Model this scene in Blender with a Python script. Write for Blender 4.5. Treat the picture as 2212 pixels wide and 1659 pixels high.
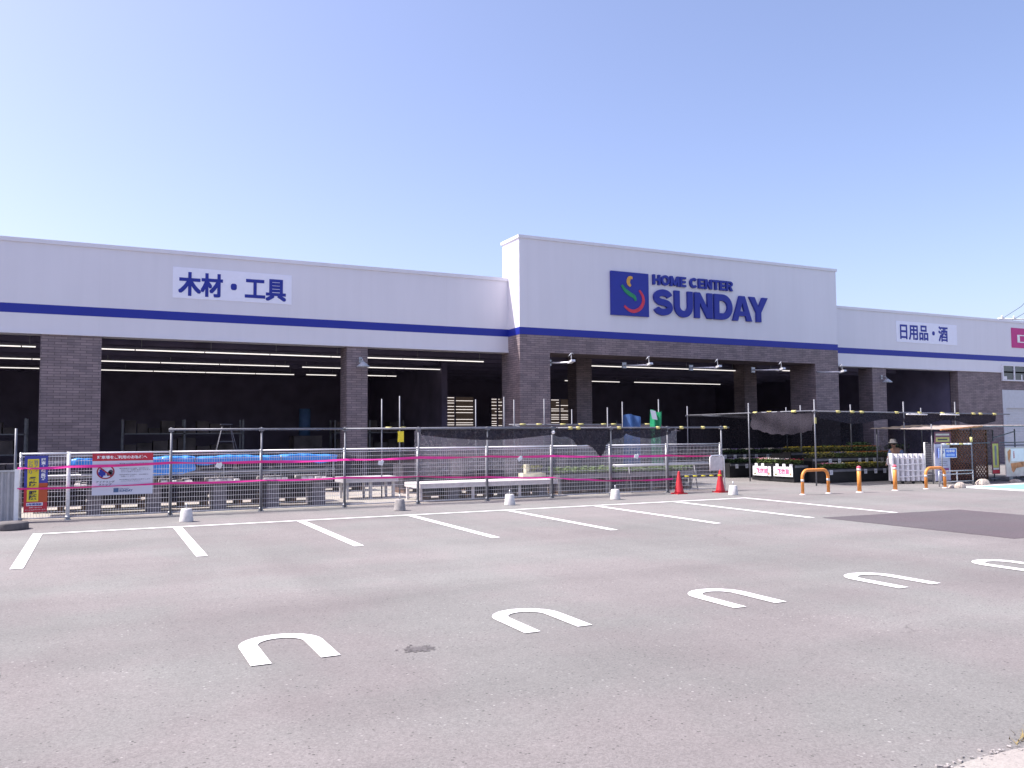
import bpy, math, random
from mathutils import Vector, Matrix
for _o in list(bpy.data.objects): bpy.data.objects.remove(_o, do_unlink=True)
SC = bpy.context.scene
C = SC.collection
RND = random.Random(7)
R = math.radians

# ------------------------------------------------------------------ camera
EYE = Vector((0, 0, 1.75))
YAW, PITCH, ROLL = R(26.237), R(3.402), R(-0.413)
d = Vector((math.sin(YAW)*math.cos(PITCH), math.cos(YAW)*math.cos(PITCH), math.sin(PITCH)))
r = Vector((math.cos(YAW), -math.sin(YAW), 0)); u = r.cross(d)
rr = r*math.cos(ROLL) + u*math.sin(ROLL); uu = -r*math.sin(ROLL) + u*math.cos(ROLL)
cd = bpy.data.cameras.new('camera'); cam = bpy.data.objects.new('camera', cd); C.objects.link(cam)
cd.sensor_fit = 'HORIZONTAL'; cd.sensor_width = 36; cd.lens = 36*1819.3/2212
cd.clip_end = 3000; cd.clip_start = .05
m3 = Matrix((rr, uu, -d)).transposed()
cam.matrix_world = Matrix.Translation(EYE) @ m3.to_4x4()
SC.camera = cam

# ------------------------------------------------------------------ light
SUNV = Vector((-.62, .28, 1.0)).normalized()          # towards the sun: left of and behind the store
w = bpy.data.worlds.new('World'); SC.world = w; w.use_nodes = True
nt = w.node_tree; bg = nt.nodes['Background']
sky = nt.nodes.new('ShaderNodeTexSky'); sky.sky_type = 'NISHITA'; sky.sun_disc = False
sky.sun_elevation = math.asin(SUNV.z); sky.sun_rotation = math.atan2(SUNV.x, SUNV.y)
sky.air_density = .9; sky.dust_density = 2.5; sky.ozone_density = 5.0; sky.altitude = 50
tint = nt.nodes.new('ShaderNodeMix'); tint.data_type = 'RGBA'; tint.blend_type = 'MULTIPLY'; tint.inputs[0].default_value = 1
tint.inputs[7].default_value = (1.163, .956, .942, 1)                 # the slightly violet sky of the photograph
nt.links.new(sky.outputs[0], tint.inputs[6]); nt.links.new(tint.outputs[2], bg.inputs[0]); bg.inputs[1].default_value = .12
sl = bpy.data.lights.new('sun', 'SUN'); sl.energy = 3.3; sl.angle = R(.55); sl.color = (1, .95, .9)
so = bpy.data.objects.new('sun', sl); C.objects.link(so)
so.rotation_euler = (-SUNV).to_track_quat('-Z', 'Y').to_euler(); so.location = (-20, 20, 40)
SC.view_settings.view_transform = 'Standard'; SC.view_settings.look = 'None'
SC.view_settings.exposure = 1.28; SC.view_settings.gamma = 1
SC.cycles.max_bounces = 8; SC.cycles.transparent_max_bounces = 24

# ------------------------------------------------------------------ materials
MATS = {}
def mat(name, col, rough=.6, metal=0, var=.12, scale=6, bump=0, bscale=60, emit=0, alpha=1, spec=.4, trans=0):
    if name in MATS: return MATS[name]
    m = bpy.data.materials.new(name); m.use_nodes = True; n = m.node_tree.nodes; l = m.node_tree.links
    b = n['Principled BSDF']; b.inputs['Roughness'].default_value = rough; b.inputs['Metallic'].default_value = metal
    b.inputs['Specular IOR Level'].default_value = spec
    b.inputs['Alpha'].default_value = alpha
    b.inputs['Transmission Weight'].default_value = trans
    g = n.new('ShaderNodeNewGeometry'); t = n.new('ShaderNodeTexNoise'); t.inputs['Scale'].default_value = scale
    t.inputs['Detail'].default_value = 5; l.new(g.outputs['Position'], t.inputs['Vector'])
    mx = n.new('ShaderNodeMix'); mx.data_type = 'RGBA'
    mx.inputs[6].default_value = [c*(1-var) for c in col]+[1]; mx.inputs[7].default_value = [min(1, c*(1+var)) for c in col]+[1]
    mr = n.new('ShaderNodeMapRange'); mr.inputs[1].default_value = .3; mr.inputs[2].default_value = .7
    l.new(t.outputs[0], mr.inputs[0]); l.new(mr.outputs[0], mx.inputs[0]); l.new(mx.outputs[2], b.inputs['Base Color'])
    if bump:
        t2 = n.new('ShaderNodeTexNoise'); t2.inputs['Scale'].default_value = bscale; l.new(g.outputs['Position'], t2.inputs['Vector'])
        bp = n.new('ShaderNodeBump'); bp.inputs['Strength'].default_value = bump; bp.inputs['Distance'].default_value = .02
        l.new(t2.outputs[0], bp.inputs['Height']); l.new(bp.outputs[0], b.inputs['Normal'])
    if emit:
        b.inputs['Emission Color'].default_value = list(col)+[1]; b.inputs['Emission Strength'].default_value = emit
    MATS[name] = m; return m

def ground_mat(name, lo, hi, speck=.5, grain=1.0, seams=True, old=False):
    m = bpy.data.materials.new(name); m.use_nodes = True; n = m.node_tree.nodes; l = m.node_tree.links
    b = n['Principled BSDF']; b.inputs['Roughness'].default_value = .88; b.inputs['Specular IOR Level'].default_value = .25
    g = n.new('ShaderNodeNewGeometry')
    def noise(sc, det=4, vec=None, rough=.55):
        t = n.new('ShaderNodeTexNoise'); t.inputs['Scale'].default_value = sc; t.inputs['Detail'].default_value = det
        t.inputs['Roughness'].default_value = rough
        l.new(vec or g.outputs['Position'], t.inputs['Vector']); return t.outputs[0]
    def mth(op, a, bb=None):
        x = n.new('ShaderNodeMath'); x.operation = op
        for i, v in enumerate((a, bb)):
            if v is None: continue
            if isinstance(v, (int, float)): x.inputs[i].default_value = v
            else: l.new(v, x.inputs[i])
        return x.outputs[0]
    def rng(v, a, bb, c=0, e=1):
        x = n.new('ShaderNodeMapRange'); x.inputs[1].default_value = a; x.inputs[2].default_value = bb
        x.inputs[3].default_value = c; x.inputs[4].default_value = e; l.new(v, x.inputs[0]); return x.outputs[0]
    mp = n.new('ShaderNodeMapping'); mp.inputs['Scale'].default_value = (.12, .7, 1); mp.inputs['Rotation'].default_value = (0, 0, R(14))
    l.new(g.outputs['Position'], mp.inputs['Vector'])
    mp2 = n.new('ShaderNodeMapping'); mp2.inputs['Scale'].default_value = (.9, .13, 1); mp2.inputs['Rotation'].default_value = (0, 0, R(-6))
    l.new(g.outputs['Position'], mp2.inputs['Vector'])
    f = mth('ADD', mth('MULTIPLY', noise(.28, 6), .5), mth('ADD', mth('MULTIPLY', noise(1.2, 4, mp.outputs[0]), .28), mth('MULTIPLY', noise(1.2, 4, mp2.outputs[0]), .22)))
    mx = n.new('ShaderNodeMix'); mx.data_type = 'RGBA'; mx.inputs[6].default_value = list(lo)+[1]; mx.inputs[7].default_value = list(hi)+[1]
    l.new(rng(f, .40, .60), mx.inputs[0])
    # aggregate: stones of two sizes, a few bright chips
    def vor(sc):
        v = n.new('ShaderNodeTexVoronoi'); v.inputs['Scale'].default_value = sc; l.new(g.outputs['Position'], v.inputs['Vector'])
        s = n.new('ShaderNodeSeparateColor'); l.new(v.outputs['Color'], s.inputs[0]); return v.outputs['Distance'], s.outputs[0], s.outputs[1]
    d1, c1, _ = vor(75); d2, c2, e2 = vor(38); d3, c3, _ = vor(160)
    gr = mth('ADD', rng(c1, 0, 1, 1-.17*grain, 1+.17*grain), rng(c3, 0, 1, -.14*grain, .14*grain))
    chip = mth('MULTIPLY', mth('GREATER_THAN', c2, .962), mth('LESS_THAN', d2, .36))
    chip = mth('MULTIPLY', chip, rng(noise(.9, 3), .42, .62))
    dark = mth('MULTIPLY', mth('LESS_THAN', e2, .06), mth('LESS_THAN', d2, .34))
    gr = mth('ADD', gr, mth('ADD', mth('MULTIPLY', chip, 1.5*speck), mth('MULTIPLY', dark, -.45)))
    if seams:
        # hairline cracks
        v = n.new('ShaderNodeTexVoronoi'); v.feature = 'DISTANCE_TO_EDGE'; v.inputs['Scale'].default_value = .11
        nz = n.new('ShaderNodeTexNoise'); nz.inputs['Scale'].default_value = .9; nz.inputs['Detail'].default_value = 6; l.new(g.outputs['Position'], nz.inputs['Vector'])
        vm = n.new('ShaderNodeVectorMath'); vm.operation = 'SCALE'; l.new(nz.outputs['Color'], vm.inputs[0]); vm.inputs['Scale'].default_value = 1.6
        va = n.new('ShaderNodeVectorMath'); l.new(g.outputs['Position'], va.inputs[0]); l.new(vm.outputs[0], va.inputs[1])
        l.new(va.outputs[0], v.inputs['Vector'])
        ck = rng(v.outputs['Distance'], 0, .0016, 1, 0)
        ck = mth('MULTIPLY', ck, rng(noise(.35, 3), .5, .6))
        gr = mth('ADD', gr, mth('MULTIPLY', ck, -.3))
    if old:
        # the older, coarser surface on the near side of a laying seam
        sp = n.new('ShaderNodeSeparateXYZ'); l.new(g.outputs['Position'], sp.inputs[0])
        yy = mth('ADD', mth('ADD', sp.outputs[1], mth('MULTIPLY', sp.outputs[0], .1)), mth('MULTIPLY', noise(1.5, 4), .25))
        zone = rng(yy, 9.6, 10.05, 1, 0)
        seam = mth('MULTIPLY', rng(mth('ABSOLUTE', mth('SUBTRACT', yy, 9.87)), 0, .06, 1, 0), -.035)
        gr = mth('ADD', mth('MULTIPLY', gr, rng(zone, 0, 1, 1, .92)), seam)
    hue = n.new('ShaderNodeMix'); hue.data_type = 'RGBA'; hue.blend_type = 'MULTIPLY'; hue.inputs[0].default_value = 1
    hm = n.new('ShaderNodeMix'); hm.data_type = 'RGBA'; hm.inputs[6].default_value = (1.02, .99, .98, 1); hm.inputs[7].default_value = (.985, 1.015, .985, 1)
    l.new(rng(noise(.42, 3), .42, .58), hm.inputs[0]); l.new(mx.outputs[2], hue.inputs[6]); l.new(hm.outputs[2], hue.inputs[7])
    mm = n.new('ShaderNodeVectorMath'); mm.operation = 'SCALE'; l.new(hue.outputs[2], mm.inputs[0]); l.new(gr, mm.inputs['Scale'])
    l.new(mm.outputs[0], b.inputs['Base Color'])
    bp = n.new('ShaderNodeBump'); bp.inputs['Strength'].default_value = .45; bp.inputs['Distance'].default_value = .006
    l.new(mth('ADD', noise(140, 2), mth('MULTIPLY', c1, .5)), bp.inputs['Height']); l.new(bp.outputs[0], b.inputs['Normal'])
    MATS[name] = m; return m

def brick_mat():
    m = bpy.data.materials.new('brick_tile'); m.use_nodes = True; n = m.node_tree.nodes; l = m.node_tree.links
    b = n['Principled BSDF']; b.inputs['Roughness'].default_value = .7
    g = n.new('ShaderNodeNewGeometry'); s = n.new('ShaderNodeSeparateXYZ'); l.new(g.outputs['Position'], s.inputs[0])
    a = n.new('ShaderNodeMath'); l.new(s.outputs[0], a.inputs[0]); l.new(s.outputs[1], a.inputs[1])
    cb = n.new('ShaderNodeCombineXYZ'); l.new(a.outputs[0], cb.inputs[0]); l.new(s.outputs[2], cb.inputs[1])
    bt = n.new('ShaderNodeTexBrick'); l.new(cb.outputs[0], bt.inputs['Vector'])
    bt.inputs['Color1'].default_value = (.27, .21, .215, 1); bt.inputs['Color2'].default_value = (.165, .13, .145, 1)
    bt.inputs['Mortar'].default_value = (.10, .08, .085, 1); bt.inputs['Scale'].default_value = 1
    bt.inputs['Mortar Size'].default_value = .008; bt.inputs['Brick Width'].default_value = .36; bt.inputs['Row Height'].default_value = .085
    bt.inputs['Bias'].default_value = -.25
    nz = n.new('ShaderNodeTexNoise'); nz.inputs['Scale'].default_value = 2.2; nz.inputs['Detail'].default_value = 4; l.new(g.outputs['Position'], nz.inputs['Vector'])
    mr = n.new('ShaderNodeMapRange'); mr.inputs[1].default_value = .3; mr.inputs[2].default_value = .7; mr.inputs[3].default_value = .85; mr.inputs[4].default_value = 1.15
    l.new(nz.outputs[0], mr.inputs[0])
    vm = n.new('ShaderNodeVectorMath'); vm.operation = 'SCALE'; l.new(bt.outputs[0], vm.inputs[0]); l.new(mr.outputs[0], vm.inputs['Scale']); l.new(vm.outputs[0], b.inputs['Base Color'])
    bp = n.new('ShaderNodeBump'); bp.inputs['Strength'].default_value = .4; bp.inputs['Distance'].default_value = .01; bp.invert = True
    l.new(bt.outputs['Fac'], bp.inputs['Height']); l.new(bp.outputs[0], b.inputs['Normal'])
    MATS['brick'] = m; return m

def net_mat(name, col, hole, cell=14, trans=True):
    # woven net: transparent holes seen through with a patchy weave
    m = bpy.data.materials.new(name); m.use_nodes = True; n = m.node_tree.nodes; l = m.node_tree.links
    b = n['Principled BSDF']; b.inputs['Roughness'].default_value = .85; b.inputs['Specular IOR Level'].default_value = .08
    g = n.new('ShaderNodeNewGeometry'); t = n.new('ShaderNodeTexNoise'); t.inputs['Scale'].default_value = cell; t.inputs['Detail'].default_value = 3
    l.new(g.outputs['Position'], t.inputs['Vector'])
    mr = n.new('ShaderNodeMapRange'); mr.inputs[1].default_value = .3; mr.inputs[2].default_value = .7
    mr.inputs[3].default_value = max(0, 1-hole-.12); mr.inputs[4].default_value = min(1, 1-hole+.12); l.new(t.outputs[0], mr.inputs[0])
    l.new(mr.outputs[0], b.inputs['Alpha']); b.inputs['Base Color'].default_value = list(col)+[1]
    MATS[name] = m; return m

def fascia_mat():
    # coated panels: faint joints every 3 m and pale weather streaks running down
    m = bpy.data.materials.new('fascia_panel'); m.use_nodes = True; n = m.node_tree.nodes; l = m.node_tree.links
    b = n['Principled BSDF']; b.inputs['Roughness'].default_value = .45
    g = n.new('ShaderNodeNewGeometry'); mp = n.new('ShaderNodeMapping'); mp.inputs['Scale'].default_value = (3.2, 3.2, .22); l.new(g.outputs['Position'], mp.inputs['Vector'])
    t = n.new('ShaderNodeTexNoise'); t.inputs['Scale'].default_value = 1; t.inputs['Detail'].default_value = 5; l.new(mp.outputs[0], t.inputs['Vector'])
    t2 = n.new('ShaderNodeTexNoise'); t2.inputs['Scale'].default_value = .35; t2.inputs['Detail'].default_value = 3; l.new(g.outputs['Position'], t2.inputs['Vector'])
    ad = n.new('ShaderNodeMath'); ad.operation = 'ADD'; l.new(t.outputs[0], ad.inputs[0]); l.new(t2.outputs[0], ad.inputs[1])
    mr = n.new('ShaderNodeMapRange'); mr.inputs[1].default_value = .7; mr.inputs[2].default_value = 1.3; mr.inputs[3].default_value = .965; mr.inputs[4].default_value = 1.02; l.new(ad.outputs[0], mr.inputs[0])
    sp = n.new('ShaderNodeSeparateXYZ'); l.new(g.outputs['Position'], sp.inputs[0])
    md = n.new('ShaderNodeMath'); md.operation = 'PINGPONG'; md.inputs[1].default_value = 1.5; l.new(sp.outputs[0], md.inputs[0])
    lt = n.new('ShaderNodeMath'); lt.operation = 'LESS_THAN'; lt.inputs[1].default_value = .008; l.new(md.outputs[0], lt.inputs[0])
    mj = n.new('ShaderNodeMath'); mj.operation = 'MULTIPLY_ADD'; mj.inputs[1].default_value = -.03; l.new(lt.outputs[0], mj.inputs[0]); l.new(mr.outputs[0], mj.inputs[2])
    vm = n.new('ShaderNodeVectorMath'); vm.operation = 'SCALE'; vm.inputs[0].default_value = (.755, .735, .785); l.new(mj.outputs[0], vm.inputs['Scale']); l.new(vm.outputs[0], b.inputs['Base Color']); return m

ASPH = ground_mat('asphalt', (.175, .166, .165), (.225, .216, .213), .5, .8, True, True)
PATCH = ground_mat('asphalt_new', (.098, .084, .094), (.112, .096, .106), .15, .7, False)
YARD = ground_mat('yard_concrete', (.30, .275, .25), (.38, .35, .315), .2, .5, False)
KERB = ground_mat('kerb_concrete', (.29, .268, .255), (.33, .31, .29), .3, .5, False)
BRICK = brick_mat()
FASC = fascia_mat()
WHITE = mat('white_paint', (.80, .80, .80), .45, var=.05, scale=9)
def road_paint_mat():
    m = bpy.data.materials.new('road_paint'); m.use_nodes = True; n = m.node_tree.nodes; l = m.node_tree.links
    b = n['Principled BSDF']; b.inputs['Roughness'].default_value = .8
    g = n.new('ShaderNodeNewGeometry'); t = n.new('ShaderNodeTexNoise'); t.inputs['Scale'].default_value = 22; t.inputs['Detail'].default_value = 8; t.inputs['Roughness'].default_value = .7
    l.new(g.outputs['Position'], t.inputs['Vector'])
    t2 = n.new('ShaderNodeTexNoise'); t2.inputs['Scale'].default_value = 1.7; t2.inputs['Detail'].default_value = 3; l.new(g.outputs['Position'], t2.inputs['Vector'])
    ad = n.new('ShaderNodeMath'); ad.operation = 'MULTIPLY_ADD'; l.new(t2.outputs[0], ad.inputs[0]); ad.inputs[1].default_value = .35; l.new(t.outputs[0], ad.inputs[2])
    mr = n.new('ShaderNodeMapRange'); mr.inputs[1].default_value = .80; mr.inputs[2].default_value = .90; l.new(ad.outputs[0], mr.inputs[0])
    mx = n.new('ShaderNodeMix'); mx.data_type = 'RGBA'; mx.inputs[6].default_value = (.74, .73, .73, 1); mx.inputs[7].default_value = (.20, .19, .19, 1)
    l.new(mr.outputs[0], mx.inputs[0]); l.new(mx.outputs[2], b.inputs['Base Color']); return m
ROADW = road_paint_mat()
BLUE = mat('stripe_blue', (.014, .026, .30), .4, var=.04, scale=.8)
SIGNBLUE = mat('sign_blue', (.018, .03, .30), .4, var=.05)
SIGNW = mat('sign_white', (.86, .86, .97), .5, var=.02)
STEEL = mat('galvanised_steel', (.42, .43, .45), .42, .6, var=.15, scale=12)
STEELD = mat('dull_steel', (.22, .22, .24), .5, .5, var=.2, scale=8)
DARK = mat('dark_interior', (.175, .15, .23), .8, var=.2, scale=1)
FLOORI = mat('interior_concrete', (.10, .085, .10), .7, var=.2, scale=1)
BLACK = mat('black_plastic', (.02, .02, .022), .5, var=.2)
CONC = mat('concrete', (.60, .58, .56), .85, var=.12, scale=14, bump=.3)
CONCB = mat('concrete_block_grey', (.15, .14, .16), .9, var=.15, scale=10, bump=.4)
TARP = mat('blue_tarp', (.04, .26, .72), .4, var=.15, scale=5, bump=.4, bscale=14)
TARPD = mat('blue_sheet', (.05, .12, .30), .5, var=.2, scale=5)
GREENT = mat('green_sheet', (.01, .24, .10), .45, var=.2, scale=6)
TIMB = mat('pale_timber', (.80, .75, .70), .75, var=.15, scale=12)
TIMBD = mat('brown_timber', (.13, .075, .05), .75, var=.3, scale=7)
ORANGE = mat('orange_paint', (.72, .27, .06), .45, var=.1, scale=10)
CONER = mat('cone_red', (.44, .02, .03), .45, var=.1)
YELL = mat('yellow_plastic', (.58, .52, .20), .5, var=.1)
YELLS = mat('sign_yellow', (.75, .62, .04), .5, var=.05)
PINK = mat('pink_tape', (.80, .04, .30), .4, var=.08)
RED = mat('sign_red', (.50, .03, .05), .5, var=.06)
REDO = mat('sign_orange_red', (.48, .09, .03), .5, var=.06)
MAG = mat('sign_magenta', (.55, .03, .22), .45, var=.05)
PAPER = mat('paper_white', (.78, .78, .80), .7, var=.04)
TXTB = mat('text_black', (.06, .06, .08), .6)
TXTG = mat('text_grey', (.20, .20, .25), .6)
TXTLB = mat('text_slate_blue', (.07, .13, .26), .6)
TXTW = mat('text_white', (.85, .85, .85), .6)
RUST = mat('rust', (.50, .22, .10), .8, var=.35, scale=6)
BAG = mat('dark_bag', (.04, .038, .07), .6, var=.35, scale=8)
SHUT = mat('shutter_metal', (.56, .57, .62), .45, .2, var=.06)
SKYBAY = mat('cyan_road_paint', (.20, .43, .47), .75, var=.05)
STONE = mat('field_stone', (.42, .36, .31), .9, var=.25, scale=9, bump=.6)
BLACKNET = net_mat('black_shade_net', (.030, .027, .036), .05)
ROOFNET = net_mat('roof_shade_net', (.03, .027, .036), .2)
WHITENET = net_mat('pale_mesh_net', (.42, .40, .42), .62)
TUBE = mat('lamp_tube', (1.0, .93, .88), .4, emit=.5)
GLASS = mat('window_glass', (.05, .06, .075), .08, spec=.8, var=.3, scale=1.5)
LEAF = [mat('leaf_green', (.09, .14, .035), .6, var=.4, scale=20), mat('leaf_olive', (.14, .145, .04), .6, var=.4, scale=20), mat('leaf_deep', (.035, .075, .025), .6, var=.4, scale=20)]
PETAL = dict(yellow=mat('petal_yellow', (.62, .46, .04), .6, var=.25, scale=30), white=mat('petal_white', (.72, .68, .66), .6, var=.2, scale=30),
             red=mat('petal_red', (.45, .03, .07), .6, var=.3, scale=30), orange=mat('petal_orange', (.55, .17, .04), .6, var=.3, scale=30),
             pink=mat('petal_pink', (.60, .22, .30), .6, var=.3, scale=30), violet=mat('petal_violet', (.26, .20, .40), .6, var=.3, scale=30))

# ------------------------------------------------------------------ mesh helpers
class MB:
    def __init__(s): s.v = []; s.f = []; s.sm = []
    def add(s, vs, fs, smooth=False):
        k = len(s.v); s.v += [tuple(v) for v in vs]; s.f += [tuple(i+k for i in f) for f in fs]; s.sm += [smooth]*len(fs)
    def box(s, x0, x1, y0, y1, z0, z1):
        s.add([(x0,y0,z0),(x1,y0,z0),(x1,y1,z0),(x0,y1,z0),(x0,y0,z1),(x1,y0,z1),(x1,y1,z1),(x0,y1,z1)],
              [(0,3,2,1),(4,5,6,7),(0,1,5,4),(1,2,6,5),(2,3,7,6),(3,0,4,7)]); return s
    def obox(s, c, sx, sy, sz, rz=0, rx=0, ry=0):
        M = Matrix.Translation(c) @ Matrix.Rotation(rz, 4, 'Z') @ Matrix.Rotation(ry, 4, 'Y') @ Matrix.Rotation(rx, 4, 'X')
        vs = [M @ Vector((x*sx/2, y*sy/2, z*sz/2)) for z in (-1,1) for x, y in ((-1,-1),(1,-1),(1,1),(-1,1))]
        s.add(vs, [(0,3,2,1),(4,5,6,7),(0,1,5,4),(1,2,6,5),(2,3,7,6),(3,0,4,7)]); return s
    def tube(s, pts, rad, n=8, cap=True):
        pts = [Vector(p) for p in pts]; rings = []; up = None
        for i, p in enumerate(pts):
            t = (pts[min(i+1, len(pts)-1)] - pts[max(i-1, 0)]).normalized()
            if up is None: up = Vector((0,0,1)) if abs(t.z) < .9 else Vector((1,0,0))
            a = t.cross(up).normalized(); b = a.cross(t); up = b
            rd = rad[i] if isinstance(rad, (list, tuple)) else rad
            rings.append([p + a*math.cos(2*math.pi*j/n)*rd + b*math.sin(2*math.pi*j/n)*rd for j in range(n)])
        vs = [v for q in rings for v in q]; fs = []
        for i in range(len(pts)-1):
            for j in range(n): fs.append((i*n+j, i*n+(j+1)%n, (i+1)*n+(j+1)%n, (i+1)*n+j))
        s.add(vs, fs, n > 4)
        if cap:
            k = len(s.v)-len(vs); s.f.append(tuple(k+j for j in range(n))[::-1]); s.f.append(tuple(k+(len(pts)-1)*n+j for j in range(n))); s.sm += [False, False]
        return s
    def lathe(s, prof, c=(0,0,0), n=20):
        vs = []; fs = []
        for rd, z in prof:
            for j in range(n): vs.append((c[0]+rd*math.cos(2*math.pi*j/n), c[1]+rd*math.sin(2*math.pi*j/n), c[2]+z))
        for i in range(len(prof)-1):
            for j in range(n): fs.append((i*n+j, i*n+(j+1)%n, (i+1)*n+(j+1)%n, (i+1)*n+j))
        s.add(vs, fs, True); k = len(s.v)-len(vs)
        s.f.append(tuple(k+j for j in range(n))[::-1]); s.f.append(tuple(k+(len(prof)-1)*n+j for j in range(n))); s.sm += [False, False]; return s
    def poly(s, pts, z=None):
        s.add([p if z is None else (p[0], p[1], z) for p in pts], [tuple(range(len(pts)))]); return s
    def grid(s, fn, nu, nv, smooth=True):
        vs = [fn(i/nu, j/nv) for j in range(nv+1) for i in range(nu+1)]
        s.add(vs, [(j*(nu+1)+i, j*(nu+1)+i+1, (j+1)*(nu+1)+i+1, (j+1)*(nu+1)+i) for j in range(nv) for i in range(nu)], smooth); return s
    def mesh(s, name, m):
        me = bpy.data.meshes.new(name); me.from_pydata(s.v, [], s.f); me.polygons.foreach_set('use_smooth', s.sm)
        me.materials.append(m); me.update(); return me

def part(name, mb, m, parent, label=None):
    me = mb.mesh(name, m) if isinstance(mb, MB) else mb
    o = bpy.data.objects.new(name, me); C.objects.link(o); o.parent = parent
    if label: o['label'] = label
    return o
def thing(name, label, cat, loc=(0,0,0), rz=0, group=None):
    o = bpy.data.objects.new(name, None); o.empty_display_size = .2; C.objects.link(o)
    o.location = loc; o.rotation_euler = (0, 0, rz); o['label'] = label; o['category'] = cat
    if group: o['group'] = group
    return o
def single(name, mb, m, label, cat, loc=(0,0,0), group=None, rz=0, kind=None):
    me = mb.mesh(name, m) if isinstance(mb, MB) else mb
    o = bpy.data.objects.new(name, me); C.objects.link(o); o.location = loc; o.rotation_euler = (0, 0, rz)
    o['label'] = label; o['category'] = cat
    if group: o['group'] = group
    if kind: o['kind'] = kind
    return o
def struct(name, mb, m, label=None):
    o = bpy.data.objects.new(name, mb.mesh(name, m)); C.objects.link(o); o['kind'] = 'structure'
    if label: o['label'] = label
    return o
def dup(root, loc, rz=None, label=None, group=None):
    c = root.copy(); C.objects.link(c); c.location = loc
    if rz is not None: c.rotation_euler = (0, 0, rz)
    if label: c['label'] = label
    if group: c['group'] = group
    for ch in list(root.children):
        k = ch.copy(); C.objects.link(k); k.parent = c
        for g in list(ch.children):
            q = g.copy(); C.objects.link(q); q.parent = k
    return c
ORD = ['first','second','third','fourth','fifth','sixth','seventh','eighth','ninth','tenth','eleventh','twelfth','thirteenth','fourteenth','fifteenth']

def lettering(body, x0, x1, z0, z1, m, y=0, depth=.004, bold=0., name='lettering', vertical=False, axis='x', shear=0, xa=None, heavy=0):
    """text fitted to a box in the XZ plane, facing -Y, front face at y-depth"""
    cu = bpy.data.curves.new(name, 'FONT'); cu.body = body; cu.size = 1; cu.extrude = depth/2 if depth else 0; cu.offset = bold; cu.shear = shear
    cu.resolution_u = 6
    if vertical: cu.body = '\n'.join(body); cu.align_x = 'CENTER'; cu.space_line = .95
    ob = bpy.data.objects.new(name, cu); C.objects.link(ob); bpy.context.view_layer.update()
    me = bpy.data.meshes.new_from_object(ob); bpy.data.objects.remove(ob, do_unlink=True); bpy.data.curves.remove(cu)
    xs = [v.co.x for v in me.vertices]; ys = [v.co.y for v in me.vertices]
    if not xs: return me
    ax, bx, ay, by = min(xs), max(xs), min(ys), max(ys)
    for v in me.vertices:
        X = x0+(v.co.x-ax)/(bx-ax)*(x1-x0); Z = z0+(v.co.y-ay)/(by-ay)*(z1-z0)
        v.co = (X, y-depth/2-v.co.z, Z)
    if heavy:
        # heavier strokes: shifted copies, each a hair deeper than the last
        V = [tuple(v.co) for v in me.vertices]; Fc = [tuple(p.vertices) for p in me.polygons]; mb = MB()
        for k, (ox, oz) in enumerate(((0,0),(1,1),(-1,1),(-1,-1),(1,-1),(0,1),(0,-1),(1,0),(-1,0))):
            mb.add([(x+ox*heavy*.85, q_+.0005*k, z+oz*heavy*.85) for x, q_, z in V], Fc)
        me = mb.mesh(name, m); return me
    me.materials.clear(); me.materials.append(m); me.name = name; return me

# ------------------------------------------------------------------ setting: ground and paint
struct('parking_lot_ground', MB().poly([(-400,-400,0),(900,-400,0),(900,900,0),(-400,900,0)]), ASPH)
struct('storage_yard_pavement', MB().poly([(-3.5,20.62),(17.3,20.62),(17.3,28.4),(-3.5,28.4)], .004), YARD)
_q = random.Random(2); _c = [(13.3,12.75),(13.35,8.75),(17.2,8.7),(17.25,12.55)]; _p = []
for i in range(4):
    a, b_ = _c[i], _c[(i+1)%4]
    for k in range(60): f = k/60; _p.append((a[0]+(b_[0]-a[0])*f+_q.gauss(0,.008), a[1]+(b_[1]-a[1])*f+_q.gauss(0,.008)))
struct('asphalt_patch', MB().poly(_p, .004), PATCH)
x0S, PS = -.923, 2.354
nears = [13.09,13.13,13.1,13.0,12.95,12.9,12.8,12.7]
struct('stall_front_line', MB().poly([(x0S-.08,17.52),(x0S+7*PS+.06,17.46),(x0S+7*PS+.06,17.61),(x0S-.08,17.67)], .008), ROADW)
for i in range(8):
    x = x0S+i*PS; dx = -.06*i/7*2
    struct('stall_line', MB().poly([(x+dx-.08,nears[i]),(x+dx+.08,nears[i]),(x+.08,17.5),(x-.08,17.5)], .0075), ROADW)
for i in range(-1, 6):
    xc = 1.43+i*2.32-(.06 if i < 0 else 0); ro, wd = .345, .155; yb = 6.72-.035*i; yc = 7.33-.03*i
    o_, i_ = [], []
    for k in range(17):
        a = math.pi*(1-k/16); o_.append((xc+ro*math.cos(a), yc+ro*math.sin(a))); i_.append((xc+(ro-wd)*math.cos(a), yc+(ro-wd)*math.sin(a)))
    o_ = [(xc-ro, yb)]+o_+[(xc+ro, yb)]; i_ = [(xc-ro+wd, yb)]+i_+[(xc+ro-wd, yb)]
    mb = MB(); n = len(o_); mb.add([(p[0],p[1],.0075) for p in o_+i_], [(k+1, k, n+k, n+k+1) for k in range(n-1)])
    struct('loop_marking', mb, ROADW)
struct('bay_border_line', MB().poly([(24.0,17.68),(24.0,9),(40,9),(40,17.68)], .004), ROADW)
struct('accessible_bay_paint', MB().poly([(24.62,17.4),(24.62,9.5),(40,9.5),(40,17.4)], .008), SKYBAY)
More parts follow.
